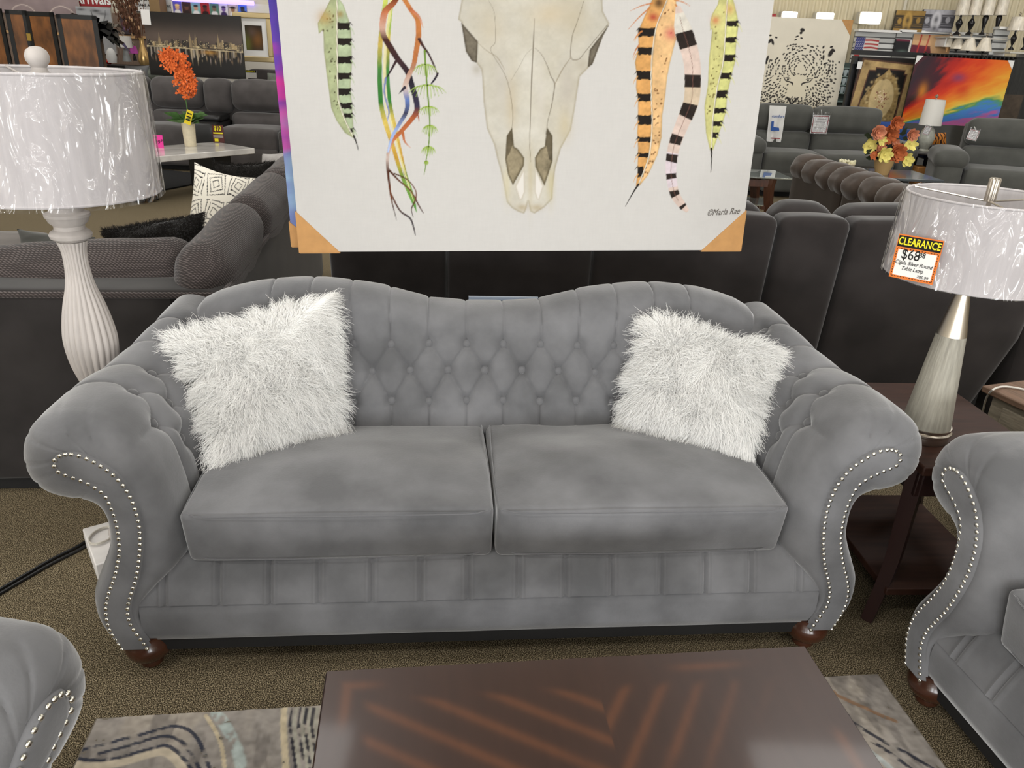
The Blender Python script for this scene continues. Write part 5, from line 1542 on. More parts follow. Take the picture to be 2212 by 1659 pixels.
t, W, H = signbox('wall_sign', 'maroon sign with white word Arrivals at the top edge, above the face canvas', 200, -1, 72, 30, 13.565, [], None, m_signred, m_white)
text('lettering', 'Arrivals', H * .93, m_white, t, (0, -.006, H * .47), bold=.025)
m_inkred = m_ink
signbox('wall_sign', 'white framed sign reading ask about 90 days same as cash, behind the dried flowers', 314, -3, 60, 56, 13.565, [('ASK ABOUT', .72, .155, .05), ('90 DAYS', .47, .17, .0), ('SAME AS CASH', .24, .145, .12)], None, m_white, m_ink, m_black)
signbox('wall_sign', 'narrow white sign with the words as needed, right of the brown column', 356, -6, 22, 62, 13.565, [('AS', .40, .12, -.2), ('NEEDED', .19, .125, .0)], None, m_white, m_ink, m_black)
struct(MB().box(aty(323, 15, 13.2)[0], aty(345, 15, 13.2)[0], 13.2, 13.45, 0, HC).build('trim_1', M('brown column', (150, 122, 84), .7), smooth=0))
wz_ = aty(270, 29, 13.5)[2]
struct(MB().box(X0, aty(330, 40, 13.5)[0], 13.50, 13.6, 0, wz_).build('trim_2', M('grey brown planks', (128, 108, 94), .7, var=(12, .2), stretch=(8, 1, .6)), smooth=0))
struct(MB().box(X0, aty(330, 40, 13.5)[0], 13.47, 13.50, wz_ - .36, wz_ - .32).build('trim_3', M('pale wood ledge', (214, 172, 120), .6), smooth=0))
# white display wall with the row of portraits and the violet light strip
xa_, xb_ = aty(369, 10, 13.45)[0], aty(600, 10, 13.45)[0]
struct(MB().box(xa_, xb_, 13.45, 13.6, 0, aty(450, 4, 13.45)[2]).build('trim_4', m_wallwhite, smooth=0))
la, lb = aty(372, -3, 13.40), aty(548, 7, 13.40)
t = thing('led_strip', 'violet light strip along the top of the white wall above the portraits', 'light strip', la)
MB().tube([(0, 0, 0), tuple((lb - la) * np.array([1, 0, 1]))], .035, 8).build('diffuser', M('violet light', (150, 130, 255), .5, emit=((168, 150, 255), 2.2)), t)
PORT = [(383, (100, 92, 170), (214, 170, 130), (236, 200, 120), 'purple print of a head with yellow hair'), (403, (70, 40, 36), (110, 70, 54), (50, 36, 34), 'dark brown print of a head with a headdress'), (423, (130, 176, 168), (200, 150, 120), (56, 50, 50), 'teal print of a head with dark hair'), (443, (168, 40, 40), (90, 40, 36), (40, 20, 20), 'red print of a dark hooded head'), (463, (86, 128, 106), (120, 100, 80), (60, 56, 50), 'green print of a head in a cap'), (483, (222, 216, 214), (120, 90, 150), (60, 40, 90), 'white print of a purple figure'), (503, (206, 190, 172), (150, 110, 80), (50, 40, 36), 'tan print of a head under a wide hat'), (524, (86, 120, 206), (56, 60, 70), (40, 40, 46), 'blue print of two small hatted heads')]
for i, (x, bg, sk_, hr, lab) in enumerate(PORT):
    def pf(R, x=x, sk_=sk_, hr=hr, i=i):
        y0 = 15.5 + (x - 383) * .045
        R.dot(x, y0 + 12, 7, 7, hr if i % 2 else (230, 226, 220)); R.dot(x, y0, 4.4, 5.4, sk_); R.dot(x, y0 - 4.5, 5, 2.6, hr)
        if i == 6: R.dot(x, y0 - 3.5, 8.5, 1.8, hr)
        if i == 7: R.dot(x + 5, y0 + 6, 3.6, 4, hr)
    board('portrait_print', lab + ' in the row on the white wall', 'picture', x, 16 + (x - 383) * .045, 18.5, 29, 13.43, 0, .02, bg, pf, (22, 32), group='row of portrait prints')
# framed picture at right of skyline
c, W, H = bb(548, 81, 82, 106, 12.4)
t = thing('framed_picture', 'gold framed picture with white mat and dark horse head, right of the skyline canvas', 'picture', (c[0], c[1], c[2] - H / 2))
m_gold = M('pale gold frame', (198, 176, 130), .4, .4)
e = .075
f = MB().box(-W / 2, W / 2, -.03, .03, 0, e).box(-W / 2, W / 2, -.03, .03, H - e, H).box(-W / 2, -W / 2 + e, -.03, .03, e, H - e).box(W / 2 - e, W / 2, -.03, .03, e, H - e).build('frame', m_gold, t, bevel=.012)
MB().box(-W / 2 + e, W / 2 - e, 0, .02, e, H - e).build('mat', m_white, t)
U, V = np.meshgrid(np.linspace(-W / 2 + .16, W / 2 - .15, 40), np.linspace(.16, H - .17, 50), indexing='ij')
R = Raster(U / W * 82 + 548, 81 + 53 - V / H * 106, (54, 46, 36))
R.C *= (1 + .8 * (R.n - .5))[..., None]
R.blob(534, 96, 9, 22, (122, 124, 60), .8); R.blob(556, 86, 13, 18, (140, 96, 50), .8); R.blob(545, 70, 9, 10, (110, 90, 80), .7); R.blob(557, 112, 14, 6, (96, 84, 72), .8)
MB().grid(np.stack([U, np.full_like(U, -.002), V], 2), c=np.clip(R.C, 0, 1)).build('print', m_print, t, smooth=0)
board('small_picture', 'small dark framed picture of red flowers on the plank wall', 'picture', 273, 55, 24, 37, 13.44, 0, .03, (70, 62, 66), lambda R: (R.blob(272, 52, 6, 5, (180, 80, 80), .9), R.blob(271, 62, 6, 3, (160, 120, 160), .8)), (24, 36), edge=m_black)
# dried flowers, black plant, little lamps on a display table
vb = aty(313, 141, 12.5)
k12 = float(np.dot(vb - CAM, FW)) / FPX
dv = thing('dried_flowers', 'brown dried flowers and branches in a gold vase, left of the skyline canvas', 'vase', vb)
MB().lathe([(0, 0), (9 * k12, 0), (12 * k12, .06), (11 * k12, .14), (5 * k12, .26), (4 * k12, .34), (5.5 * k12, .38), (0, .37)], 24).build('vase', M('gold vase', (206, 170, 112), .3, .7), dv, smooth=60)
st = MB(); bl_ = MB(); bd = MB()
m_dry, m_pale = M('dried brown stems', (98, 66, 48), .9, var=(30, .3)), M('pale dried buds', (190, 152, 116), .9)
for i in range(34):
    q = rr.uniform(-1, 1); h = rr.uniform(.45, 1.28)
    top = np.array([q * .22 - .16 * h - .02, rr.uniform(-.12, .12), .3 + h * .85])
    mid = top * np.array([.4, .4, .6])
    st.tube(spline([(0, 0, .3), mid, top], 6), .006, 4)
    for j in range(9):
        c0 = top * rr.uniform(.55, 1.0) + np.array([rr.uniform(-.05, .05), rr.uniform(-.05, .05), rr.uniform(-.05, .05)])
        (bd if rr.random() < .15 else bl_).ball(c0, (.014, .014, .03), 4, 5)
st.build('stems', m_dry, dv, smooth=0)['kind'] = 'stuff'
bl_.build('brown_leaves', m_dry, dv)['kind'] = 'stuff'
bd.build('pale_buds', m_pale, dv)['kind'] = 'stuff'
pb = aty(226, 140, 11.75)
pl = thing('black_plant', 'glossy black leafed artificial plant to the right of the folding screen', 'plant', pb)
MB().tube([(0, 0, -pb[2] + .02), (0, 0, .55)], .03, 8).build('trunk', M('plant trunk', (120, 100, 84), .8), pl)
m_bl = M('black glossy leaf', (12, 13, 13), .25, spec=.6)
lv = MB()
for i in range(30):
    a = rr.uniform(0, 2 * pi); up = rr.uniform(-.35, .75); L_ = rr.uniform(.22, .42)
    d_ = np.array([cos(a), sin(a) * .7, up]); s_ = np.array([-sin(a), cos(a), .2]) * rr.uniform(.07, .12)
    o_ = np.array([0, 0, .42 + .1 * rr.random()])
    P = [o_, o_ + d_ * L_ * .35 + s_, o_ + d_ * L_ * .35 - s_ , o_ + d_ * L_ * .75 + s_ * .8 - np.array([0, 0, .05]), o_ + d_ * L_ * .75 - s_ * .8 - np.array([0, 0, .05]), o_ + d_ * L_ - np.array([0, 0, .15])]
    lv.add(P, [(0, 1, 2), (1, 3, 4, 2), (3, 5, 4)])
lv.build('leaves', m_bl, pl, smooth=0)['kind'] = 'stuff'
def small_lamp(label, px, yb, yt, ys, wb, ws_, Y, body_mat, shade_mat, prof, group=None, taper=1.0, wrap=False):
    """yb base, yt shade bottom, ys shade top in photo rows; wb, ws_ half widths"""
    b = aty(px, yb, Y); k = float(np.dot(b - CAM, FW)) / FPX
    zt, zs = aty(px, yt, Y)[2] - b[2], aty(px, ys, Y)[2] - b[2]
    t = thing('table_lamp', label, 'lamp', b, 0, group)
    MB().lathe([(r * wb * k, z * zt) for r, z in prof] , 20).build('base', body_mat, t, smooth=50)
    s = MB(); a = np.linspace(0, 2 * pi, 28, endpoint=False)
    for dd, fl_ in ((0, True), (-.006, False)):
        G = np.zeros((2, 28, 3))
        for i, (z, r) in enumerate(((zt - .01, ws_ * k), (zs, ws_ * k * taper))): G[i, :, 0], G[i, :, 1], G[i, :, 2] = (r + dd) * np.cos(a), (r + dd) * np.sin(a), z
        s.grid(G, cv=True, flip=fl_)
    s.build('lamp_shade', shade_mat, t, smooth=60)
    MB().lathe([(.008, zt * .9), (.008, zs + .02), (.018, zs + .03), (.02, zs + .05), (0, zs + .065)], 10).build('finial', m_nickel, t)
    return t
BAL = [(0, 0), (.9, 0), (1, .03), (.7, .10), (.3, .16), (.25, .22), (.6, .36), (.95, .52), (1, .60), (.6, .72), (.25, .84), (.35, .90), (.2, 1.0), (0, 1.0)]
URN = [(0, 0), (.8, 0), (.85, .05), (.35, .12), (.3, .25), (.55, .5), (.9, .8), (.75, .92), (.3, 1.0), (0, 1.0)]
CONE = [(0, 0), (1, 0), (1, .05), (.4, .9), (.25, 1.0), (0, 1.0)]
m_sh_white = M('white small shade', (226, 222, 214), .8)
m_blackl = M('black lamp body', (24, 22, 24), .3)
small_lamp('small lamp with a square white shade and grey cone foot, left of the dried flowers', 275, 133, 101, 78, 9, 15, 12.5, M('grey ceramic', (150, 152, 150), .4), m_sh_white, CONE, taper=.96)
small_lamp('small lamp with a pink shade behind the gold vase', 292, 131, 114, 99, 4, 9, 12.6, m_blackl, M('magenta shade', (206, 86, 180), .7), CONE, taper=.6)
for lab, px, yb, w_, h_, m_, pr in (('white ceramic vase left of the black plant', 214, 136, 10, 30, m_white, URN), ('white ceramic vase right of the black plant', 243, 136, 11, 30, m_white, [(0, 0), (.8, 0), (1, .4), (.7, .8), (.3, 1), (0, 1)]), ('small red glass ornament between the white vases', 236, 139, 7, 11, M('red glass', (196, 40, 34), .2), [(0, 0), (.5, 0), (1, .4), (.6, .8), (.2, 1), (0, 1)])):
    b = aty(px, yb, 12.42); k = float(np.dot(b - CAM, FW)) / FPX
    t = thing('ornament', lab, 'vase', b)
    MB().lathe([(r * w_ * k, z * h_ * k) for r, z in pr], 20).build('body', m_, t, smooth=60)
dz = aty(250, 140, 12.5)[2]
t = thing('display_table', 'dark display table carrying the vases and small lamps left of the skyline', 'table', (aty(258, 140, 12.5)[0], 12.6, 0))
MB().box(-.62, .62, -.3, .3, dz - .05, dz - .004).build('table_top', m_black, t)
for sx in (-.5, .5): MB().box(sx - .03, sx + .03, -.25, .25, 0, dz - .05).build('leg', m_black, t)
# pale sofa with plaid pillows behind the recliners
m_creamf = M('cream upholstery', (206, 198, 182), .9); m_plaid = M('grey green plaid', (112, 116, 106), .9, var=(14, .2)); m_gpil = M('dull grey cotton', (112, 112, 112), .9)
sz = aty(460, 178, 11.8)[2]
xa_, xb_ = aty(322, 170, 11.8)[0], aty(612, 170, 11.8)[0]
t = thing('pale_sofa', 'cream sofa whose top edge runs behind the far grey recliners', 'sofa', (xa_, 11.70, 0))
MB().rbox((xb_ - xa_) / 2, .12, sz / 2 + .02, xb_ - xa_, .22, sz - .04, .06, n=10).build('back', m_creamf, t)
MB().rbox((xb_ - xa_) / 2, .50, .30, xb_ - xa_, .55, .40, .08, n=8).build('seat_cushion', m_creamf, t)
def pil(lab, x0, y0, x1, y1, Y, mat, tilt=0): cushion(lab, corners([(x0 + tilt, y1), (x1 + tilt, y1), (x1, y0), (x0, y0)], Y), .09, mat)
pil('grey pillow on the pale sofa under the gold vase', 268, 141, 322, 176, 12.06, m_gpil, 6)
pil('plaid pillow on the pale sofa at the left foot of the skyline canvas', 300, 143, 352, 178, 12.12, m_plaid, 4)
pil('plaid pillow behind the recliners close to the large canvas', 577, 157, 622, 196, 12.10, m_plaid, -3)
t = thing('dark_sofa', 'dark grey sofa with a clearance card, left of the large canvas', 'sofa', (aty(528, 168, 12.5)[0], 12.52, 0))
zz_ = aty(560, 150, 12.5)[2]
MB().rbox(.32, .15, zz_ / 2 + .02, .60, .28, zz_ - .04, .08, n=10).build('back', m_rec, t); MB().rbox(.32, .5, .3, .6, .5, .4, .08, n=8).build('seat_cushion', m_rec, t)
c, W, H = bb(541, 160, 26, 17, 12.530)
t = thing('clearance_card', 'small clearance card with yellow heading on the dark sofa beside the large canvas', 'card', (c[0], c[1], c[2] - H / 2))
MB().box(-W / 2, W / 2, 0, .006, 0, H).build('card', m_white, t); MB().box(-W / 2, W / 2, -.001, 0, H * .68, H).build('heading_band', m_black, t)
text('heading', 'CLEARANCE', H * .3, m_yel, t, (0, -.003, H * .83), bold=.02, sx=.8)

# ------------------------------------------------------------------ far right wall
xs0 = aty(1640, 60, 13.5)[0]
n_r = 520
xx = np.linspace(xs0, X1, n_r)
rib = .02 * np.clip(np.cos(xx / .105 * 2 * pi) * 1.6, -1, 1)
G = np.zeros((n_r, 2, 3)); G[:, 0, 0] = G[:, 1, 0] = xx; G[:, 0, 1] = G[:, 1, 1] = 13.5 + rib; G[:, 1, 2] = HC
struct(MB().grid(G).build('wall_corrugated', M('cream corrugated metal', (214, 202, 172), .5, spec=.4), smooth=60))
struct(MB().box(aty(1946, 60, 13.4)[0] - .02, aty(1946, 60, 13.4)[0] + .02, 13.42, 13.5, 0, HC).build('trim_5', m_wall, smooth=0))
m_lampglow = M('lit flood lamp', (255, 250, 235), .5, emit=((255, 246, 226), 9))
for lab, x, y, w_, h_ in (('leftmost lit wall flood lamp above the leopard canvas', 1706, 33, 34, 17), ('lit wall flood lamp above the right half of the leopard canvas', 1783, 35, 38, 17), ('largest lit wall flood lamp, right of the leopard canvas', 1881, 39, 46, 27)):
    c, W, H = bb(x, y, w_, h_, 13.2)
    t = thing('wall_light', lab, 'lamp', c, 0, 'lit flood lamps on the corrugated wall')
    MB().box(-W * .5, W * .5, .03, .20, -H * .5, H * .5).build('housing', M('lamp housing', (200, 196, 186), .5), t, bevel=.02)
    MB().box(-W * .48, W * .48, -.02, .03, -H * .48, H * .48).build('lens', m_lampglow, t, bevel=.02)
signbox('red_sign', 'small dark red sign at the top left corner of the leopard canvas', 1667, 34, 18, 9, 13.3, [], None, m_signred, m_white)
def leopard(R):
    R.C *= (1 + .10 * (R.n - .5))[..., None]
    R.blob(1728, 190, 70, 60, (226, 214, 180), .5)
    ink = (40, 34, 32)
    r = random.Random(5)
    cx = 1730
    # spots fan out from the brow, sized by distance
    for ring in range(14):
        d0 = 13 + ring * 6.6
        n_ = int(2 * pi * d0 / (5.2 + ring * .14))
        for i in range(n_):
            a = 2 * pi * (i + r.uniform(-.3, .3)) / n_; d = d0 + r.uniform(-2.6, 2.6)
            x, y = cx + d * cos(a) * .98, 150 + d * sin(a) * .98
            if not (1636 < x < 1812 and 96 < y < 231) or r.random() < .12: continue
            if abs(x - cx) < 19 and 164 < y < 212: continue
            if abs(abs(x - cx) - 22) < 12 and abs(y - 175) < 9: continue
            if y < 126 and abs(x - cx) > 34 + (y - 96) * .3: continue
            w_ = .7 + .9 * abs(sin(a * 3 + ring)) * (.5 + ring / 14)
            R.dot(x, y, 1.3 + 1.0 * w_, .65 + .75 * w_, ink, a + pi / 2 + r.uniform(-.25, .25) if y < 165 else a + r.uniform(-.4, .4), .95)
    for i in range(150):
        x, y = r.uniform(1636, 1812), r.uniform(205, 231)
        if abs(x - 1726) > 26: R.dot(x, y, r.uniform(1.2, 2.8), r.uniform(.7, 1.6), ink, r.uniform(-.9, .9) + (1.2 if x < cx else -.6), .95)
    for x, y, rx, ry, ro in ((1656, 92, 3, 6, .5), (1662, 94, 2.6, 7, -.4), (1649, 114, 3.2, 11, .1), (1656, 132, 2.6, 9, .2), (1647, 150, 2.2, 14, .05), (1655, 80, 3, 2, 0), (1668, 84, 3, 2, .4), (1790, 112, 4.6, 9, .35), (1794, 106, 5, 3, .6), (1772, 100, 2, 3.4, .3), (1774, 110, 2, 3.6, .2), (1776, 122, 2.2, 6, -.1), (1789, 99, 3.6, 2, -.3), (1783, 135, 5.4, 2, -.4), (1794, 150, 4, 2.2, -.5), (1721, 66, 5, 4, .3), (1719, 72, 3, 3, 0), (1712, 80, 4, 1.6, -.4), (1722, 83, 3, 1.6, .2), (1710, 87, 3, 1.5, -.4)):
        R.dot(x, y, rx, ry, ink, ro)
    for sx in (-1, 1):
        ex = cx + sx * 22
        R.stroke([(ex - sx * -10, 168), (ex + sx * 4, 176), (ex - sx * 4, 178), (ex - sx * 11, 181), (ex - sx * 12, 185)], [.6, 1.2, 1.4, 1.8, .8], ink)
        R.stroke([(ex + sx * 8, 170), (ex, 169), (ex - sx * 5, 172)], [.5, .8, .5], ink); R.dot(ex, 173, 2.4, 2.4, ink)
        R.stroke([(cx - 5 + sx * 13, 212), (cx - 5 + sx * 8, 217), (cx - 5, 229)], [1, 2, 2], ink)
        for j in range(3): R.stroke([(cx - 5 + sx * 16, 222 + 3 * j), (cx - 5 + sx * 32, 217 + 4 * j)], [1.1, .4], ink)
    R.stroke([(1713, 213), (1725, 216), (1737, 213)], 1, ink)
t, W, H = board('leopard_canvas', 'cream canvas with a black spotted big cat face, behind the far grey sofa', 'canvas art', 1733, 137, 182, 192, 11.9, 0, .05, (224, 216, 198), leopard, (280, 290), edge=m_canvas_edge)
MB().prism([(W / 2 + .002, H + .002), (W / 2 - .16, H + .002), (W / 2 + .002, H - .20)], -.004, 0).build('corner_guard', m_kraft, t, smooth=0)
zl = t.location[2]
MB().box(-W * .3, -W * .26, .06, .10, -zl, H * .8).build('easel_leg', m_black, t); MB().box(W * .26, W * .3, .06, .10, -zl, H * .8).build('easel_leg', m_black, t)
# slat wall with shelf edge and the things on it
def slat(label, cx, cy, w, h, Y):
    c, W, H = bb(cx, cy, w, h, Y)
    t = thing('slat_wall', label, 'slat wall', (c[0], c[1], 0))
    m_ = MB(); z1 = c[2] + H / 2
    n = max(3, int(round(H / .085)))
    for i in range(n):
        z = z1 - H * (i + 1) / n
        m_.box(-W / 2, W / 2, 0, .03, z + .018, z + H / n - .004)
    m_.build('slats', M('white slats', (216, 216, 212), .5), t, smooth=0)
    MB().box(-W / 2, W / 2, .03, .05, 0, z1).build('backing', M('slat groove', (120, 120, 118), .8), t)
    MB().box(-W / 2 - .02, W / 2 + .02, -.14, .05, z1, z1 + .035).build('shelf', m_white, t)
    return t, z1 + c[0] * 0
slat('white slat wall panel behind the flag print', 1884, 112, 86, 84, 13.30)
slat('long white slat wall panel below the two banknote prints', 2036, 112, 212, 76, 13.30)
slat('narrow white slat unit right of the wrapped lamp shades', 2157, 100, 32, 72, 12.85)
def flag(R):
    R.C[:] = lin((226, 218, 210))
    for i in range(4): R.stroke([(1868, 87 + i * 8), (1882, 86.4 + i * 8 + rr.uniform(-.5, .5)), (1897, 88 + i * 8)], 1.9, (176, 40, 44), .95, tex=.3)
    R.fill([(1846, 80), (1867, 81), (1865, 114), (1845, 114)], (66, 70, 130), tex=.3)
    for i in range(9):
        for j in range(5): R.dot(1848.5 + j * 4 + (i % 2) * 2, 84 + i * 3.5, .8, .8, (214, 212, 222))
board('flag_print', 'distressed red white and blue flag print on the slat wall', 'canvas art', 1872, 98, 50, 34, 13.265, 0, .03, (220, 214, 206), flag, (60, 44))
board('striped_print', 'small red and white striped print partly behind the hanging beige rug', 'canvas art', 1849, 128, 11, 26, 13.265, 0, .03, (224, 214, 206), lambda R: [R.fill([(1840, 118 + i * 8), (1858, 118 + i * 8), (1858, 122 + i * 8), (1840, 122 + i * 8)], (190, 40, 44)) for i in range(3)], (10, 24))
board('dark_print', 'black square print with a pale green spot leaning on the slat wall', 'picture', 1950, 103, 34, 36, 13.235, 0, .06, (34, 34, 36), lambda R: (R.blob(1950, 114, 10, 5, (120, 140, 130), .8), R.fill([(1930, 84), (1966, 84), (1966, 89), (1930, 89)], (110, 40, 60)), R.fill([(1963, 86), (1968, 86), (1968, 122), (1963, 122)], (220, 216, 210))), (30, 30), edge=m_black)
def note(dark, light, acc):
    def f(R):
        x0, x1 = R.X.min(), R.X.max(); y0, y1 = R.Y.min(), R.Y.max(); w, h = x1 - x0, y1 - y0
        R.C[:] = lin(dark); P_ = lambda a, b: (x0 + a * w, y0 + b * h)
        R.fill([P_(0, 0), P_(1, 0), P_(1, .22), P_(0, .22)], light, a=.8, tex=.5); R.fill([P_(0, .84), P_(1, .84), P_(1, 1), P_(0, 1)], light, a=.8, tex=.5)
        R.dot(*P_(.44, .5), w * .16, h * .47, light); R.dot(*P_(.44, .5), w * .13, h * .42, acc); R.blob(*P_(.44, .45), w * .07, h * .18, dark, .9); R.blob(*P_(.44, .85), w * .1, h * .15, dark, .9)
        R.dot(*P_(.17, .5), w * .07, h * .14, light); R.dot(*P_(.80, .45), w * .07, h * .14, light, a=.8)
        for yy_ in (.30, .62, .72): R.stroke([P_(.62, yy_), P_(.95, yy_)], .5, light, .6); R.stroke([P_(.05, yy_ + .05), P_(.24, yy_ + .05)], .5, light, .6)
    return f
board('banknote_print', 'gold toned banknote canvas standing on the slat wall shelf', 'canvas art', 1964, 46, 60, 46, 13.18, radians(-8), .07, (60, 50, 36), note((62, 52, 38), (168, 132, 66), (196, 156, 80)), (70, 54), edge=m_black)
board('banknote_print', 'silver toned banknote canvas beside the gold one on the slat wall shelf', 'canvas art', 2026, 45, 66, 48, 13.14, radians(-8), .07, (60, 58, 64), note((66, 64, 70), (172, 170, 176), (206, 204, 208)), (70, 54), edge=m_black)
board('bridge_print', 'tan canvas with two red bridge towers behind the row of lamp shades', 'canvas art', 2012, 97, 84, 44, 13.255, 0, .04, (222, 176, 130), lambda R: (R.fill([(1970, 98), (2010, 100), (2016, 120), (1968, 120)], (110, 44, 60), tex=.3), R.stroke([(1987, 76), (1984, 116)], 1.6, (190, 60, 56)), R.stroke([(2004, 76), (2001, 116)], 1.6, (190, 60, 56)), R.blob(2030, 90, 20, 12, (238, 200, 150), .7)), (60, 34))
# lamps on the shelves
m_wrapshade = M('wrapped cream shade', (226, 216, 198), .35, var=(26, .14), bump=(30, .8), stretch=(1, 1, .4), spec=.8, coat=.6)
for i, (x, pr, lab) in enumerate(((2066, BAL, 'first'), (2092, BAL, 'second'), (2120, URN, 'third'), (2149, URN, 'fourth'))):
    small_lamp(lab + ' from left of the four black lamps with tall wrapped shades on the top shelf', x, 75, 31, -6, 7, 13, 12.95, m_blackl, m_wrapshade, pr, 'black lamps on the top shelf', .86)
for i, (x, yb, yt, ys, w_, bm, lab) in enumerate(((2044, 113, 100, 80, 12, M('tan lamp base', (206, 160, 110), .5), 'peach coloured wrapped lamp'), (2064, 114, 104, 82, 14, m_blackl, 'wrapped lamp with narrow cone shade'), (2089, 115, 108, 81, 17, m_blackl, 'wrapped lamp with wide ivory cone shade'), (2122, 116, 109, 81, 17, m_blackl, 'wrapped lamp with white cone shade beside the narrow slat unit'))):
    small_lamp(lab + ' on the lower shelf', x, yb, yt, ys, 5, w_, 13.0 - .1 * i, bm, m_wrapshade, URN, 'cone shaded lamps on the lower shelf', .45)
for x, lab in ((2183, 'black baluster lamp right of the narrow slat unit'), (2210, 'black baluster lamp cut by the right edge of the photo')):
    small_lamp(lab, x, 108, 64, 36, 6, 17, 12.6, m_blackl, m_wrapshade, BAL, None, .8)
for lab, x0_, x1_, y_, Y in (('glass shelf carrying the four black lamps', 2038, 2172, 77, 12.95), ('shelf carrying the cone shaded lamps', 2030, 2140, 117, 12.85), ('shelf at the right edge carrying two black lamps', 2166, 2230, 110, 12.6)):
    a_, b_ = aty(x0_, y_, Y), aty(x1_, y_ + (x1_ - x0_) * .0436, Y)
    t = thing('display_shelf', lab, 'shelf', ((a_[0] + b_[0]) / 2, Y, a_[2] - .03))
    W = b_[0] - a_[0]
    MB().box(-W / 2, W / 2, -.2, .25, 0, .02).build('shelf_board', M('shelf edge', (200, 196, 186), .3), t)
    for s_ in (-1, 1): MB().prism([(s_ * W * .45, 0), (s_ * W * .45 + .02, 0), (s_ * W * .45 + .02, -.12), (s_ * W * .45, -.12)], .0, .35).build('bracket', m_white, t)
# glass display case
c, W, H = bb(1831, 182, 38, 92, 12.5)
t = thing('display_case', 'tall greenish glass display case with bright glassware, between leopard canvas and beige rug', 'display case', (c[0], c[1], 0))
MB().box(-W / 2, W / 2, .1, .4, 0, c[2] + H / 2).build('cabinet', M('smoky green glass', (92, 104, 100), .15, spec=.7), t)
for i in range(5): MB().box(-W / 2, W / 2, .06, .12, c[2] + H * (.36 - .2 * i), c[2] + H * (.36 - .2 * i) + .015).build('shelf_edge', M('glass edge', (150, 170, 166), .2), t)
gi = M('bright glassware', (216, 232, 236), .1, spec=.8)
for i in range(3):
    for j in range(4):
        MB().lathe([(0, 0), (.02, 0), (.03, .05), (.032, .09), (0, .09)], 10, T=Matrix.Translation((-W * .36 + W * .24 * j, .09, c[2] + H * (.16 - .2 * i) + .015))).build('glass', gi, t)
# hanging rugs on a rack
ra, rb2 = aty(1846, 121, 11.6), aty(2230, 141, 11.6)
t = thing('rug_rack', 'black rail rack from which the rugs hang at the far right', 'rack', (ra[0], ra[1], 0))
LR = rb2[0] - ra[0]
MB().box(0, LR, -.02, .06, ra[2] - .10, ra[2] + .0).build('rail', m_black, t); MB().box(0, LR, .1, .16, ra[2] + .02, ra[2] + .08).build('rail', m_black, t)
for i in range(22):
    x = LR * (.40 + .024 * i); MB().box(x, x + .018, .0, .10, ra[2] - .02, ra[2] + .07).build('hook', m_black, t)
for x in (.05, LR * .97): MB().box(x - .04, x + .04, .04, .12, 0, ra[2]).build('post', m_black, t)
def rugp(R):
    R.C[:] = lin((30, 24, 22))
    def poly(pts, c, **k): R.fill(pts, c, **k)
    R.fill([(1848, 128), (1968, 137), (1962, 280), (1832, 280)], (84, 58, 44), tex=.3)
    R.fill([(1852, 132), (1964, 140), (1957, 280), (1838, 280)], (176, 148, 100), tex=.5)
    R.fill([(1866, 152), (1880, 152), (1880, 146), (1944, 150), (1944, 158), (1950, 158), (1944, 280), (1852, 280)], (90, 60, 46))
    R.fill([(1868, 155), (1882, 155), (1882, 149), (1942, 153), (1942, 161), (1947, 161), (1941, 280), (1855, 280)], (26, 22, 20))
    body = [(1909, 148), (1916, 160), (1928, 168), (1934, 184), (1940, 200), (1942, 230), (1938, 280), (1860, 280), (1862, 220), (1872, 196), (1882, 184), (1886, 170), (1900, 160)]
    R.fill(body, (156, 130, 82), tex=.5); R.fill([(1905 + 26 * cos(a), 214 + 44 * sin(a)) for a in np.linspace(0, 2 * pi, 24)], (196, 172, 124), tex=.3)
    for _ in range(80):
        a = rr.uniform(0, 2 * pi); q = rr.uniform(.9, 1.25); R.blob(1905 + 30 * q * cos(a), 214 + 48 * q * sin(a), 2.5, 2.5, rr.choice([(110, 88, 50), (206, 182, 130), (90, 70, 44)]), .7)
    for _ in range(60):
        a = rr.uniform(0, 2 * pi); q = rr.uniform(0, 1); R.dot(1905 + 15 * q * cos(a), 212 + 22 * q * sin(a), 1.6, 1.3, rr.choice([(120, 60, 50), (220, 196, 160), (150, 100, 70)]), a)
    for x, y in ((1858, 140), (1957, 148)): R.blob(x, y, 5, 5, (110, 82, 50), .8)
rt, W, H = board('hanging_rug', 'beige and black rug with a floral medallion hanging on the rack', 'rug', 1902, 205, 122, 158, 11.55, 0, .015, (30, 24, 22), rugp, (130, 160), edge=m_black)
c, W2, H2 = bb(1857, 141, 10, 16, 11.5472)
t = thing('price_tag', 'white price tag at the upper left corner of the hanging beige rug', 'price tag', c); MB().box(-W2 / 2, W2 / 2, 0, .004, -H2 / 2, H2 / 2).build('card', m_white, t)
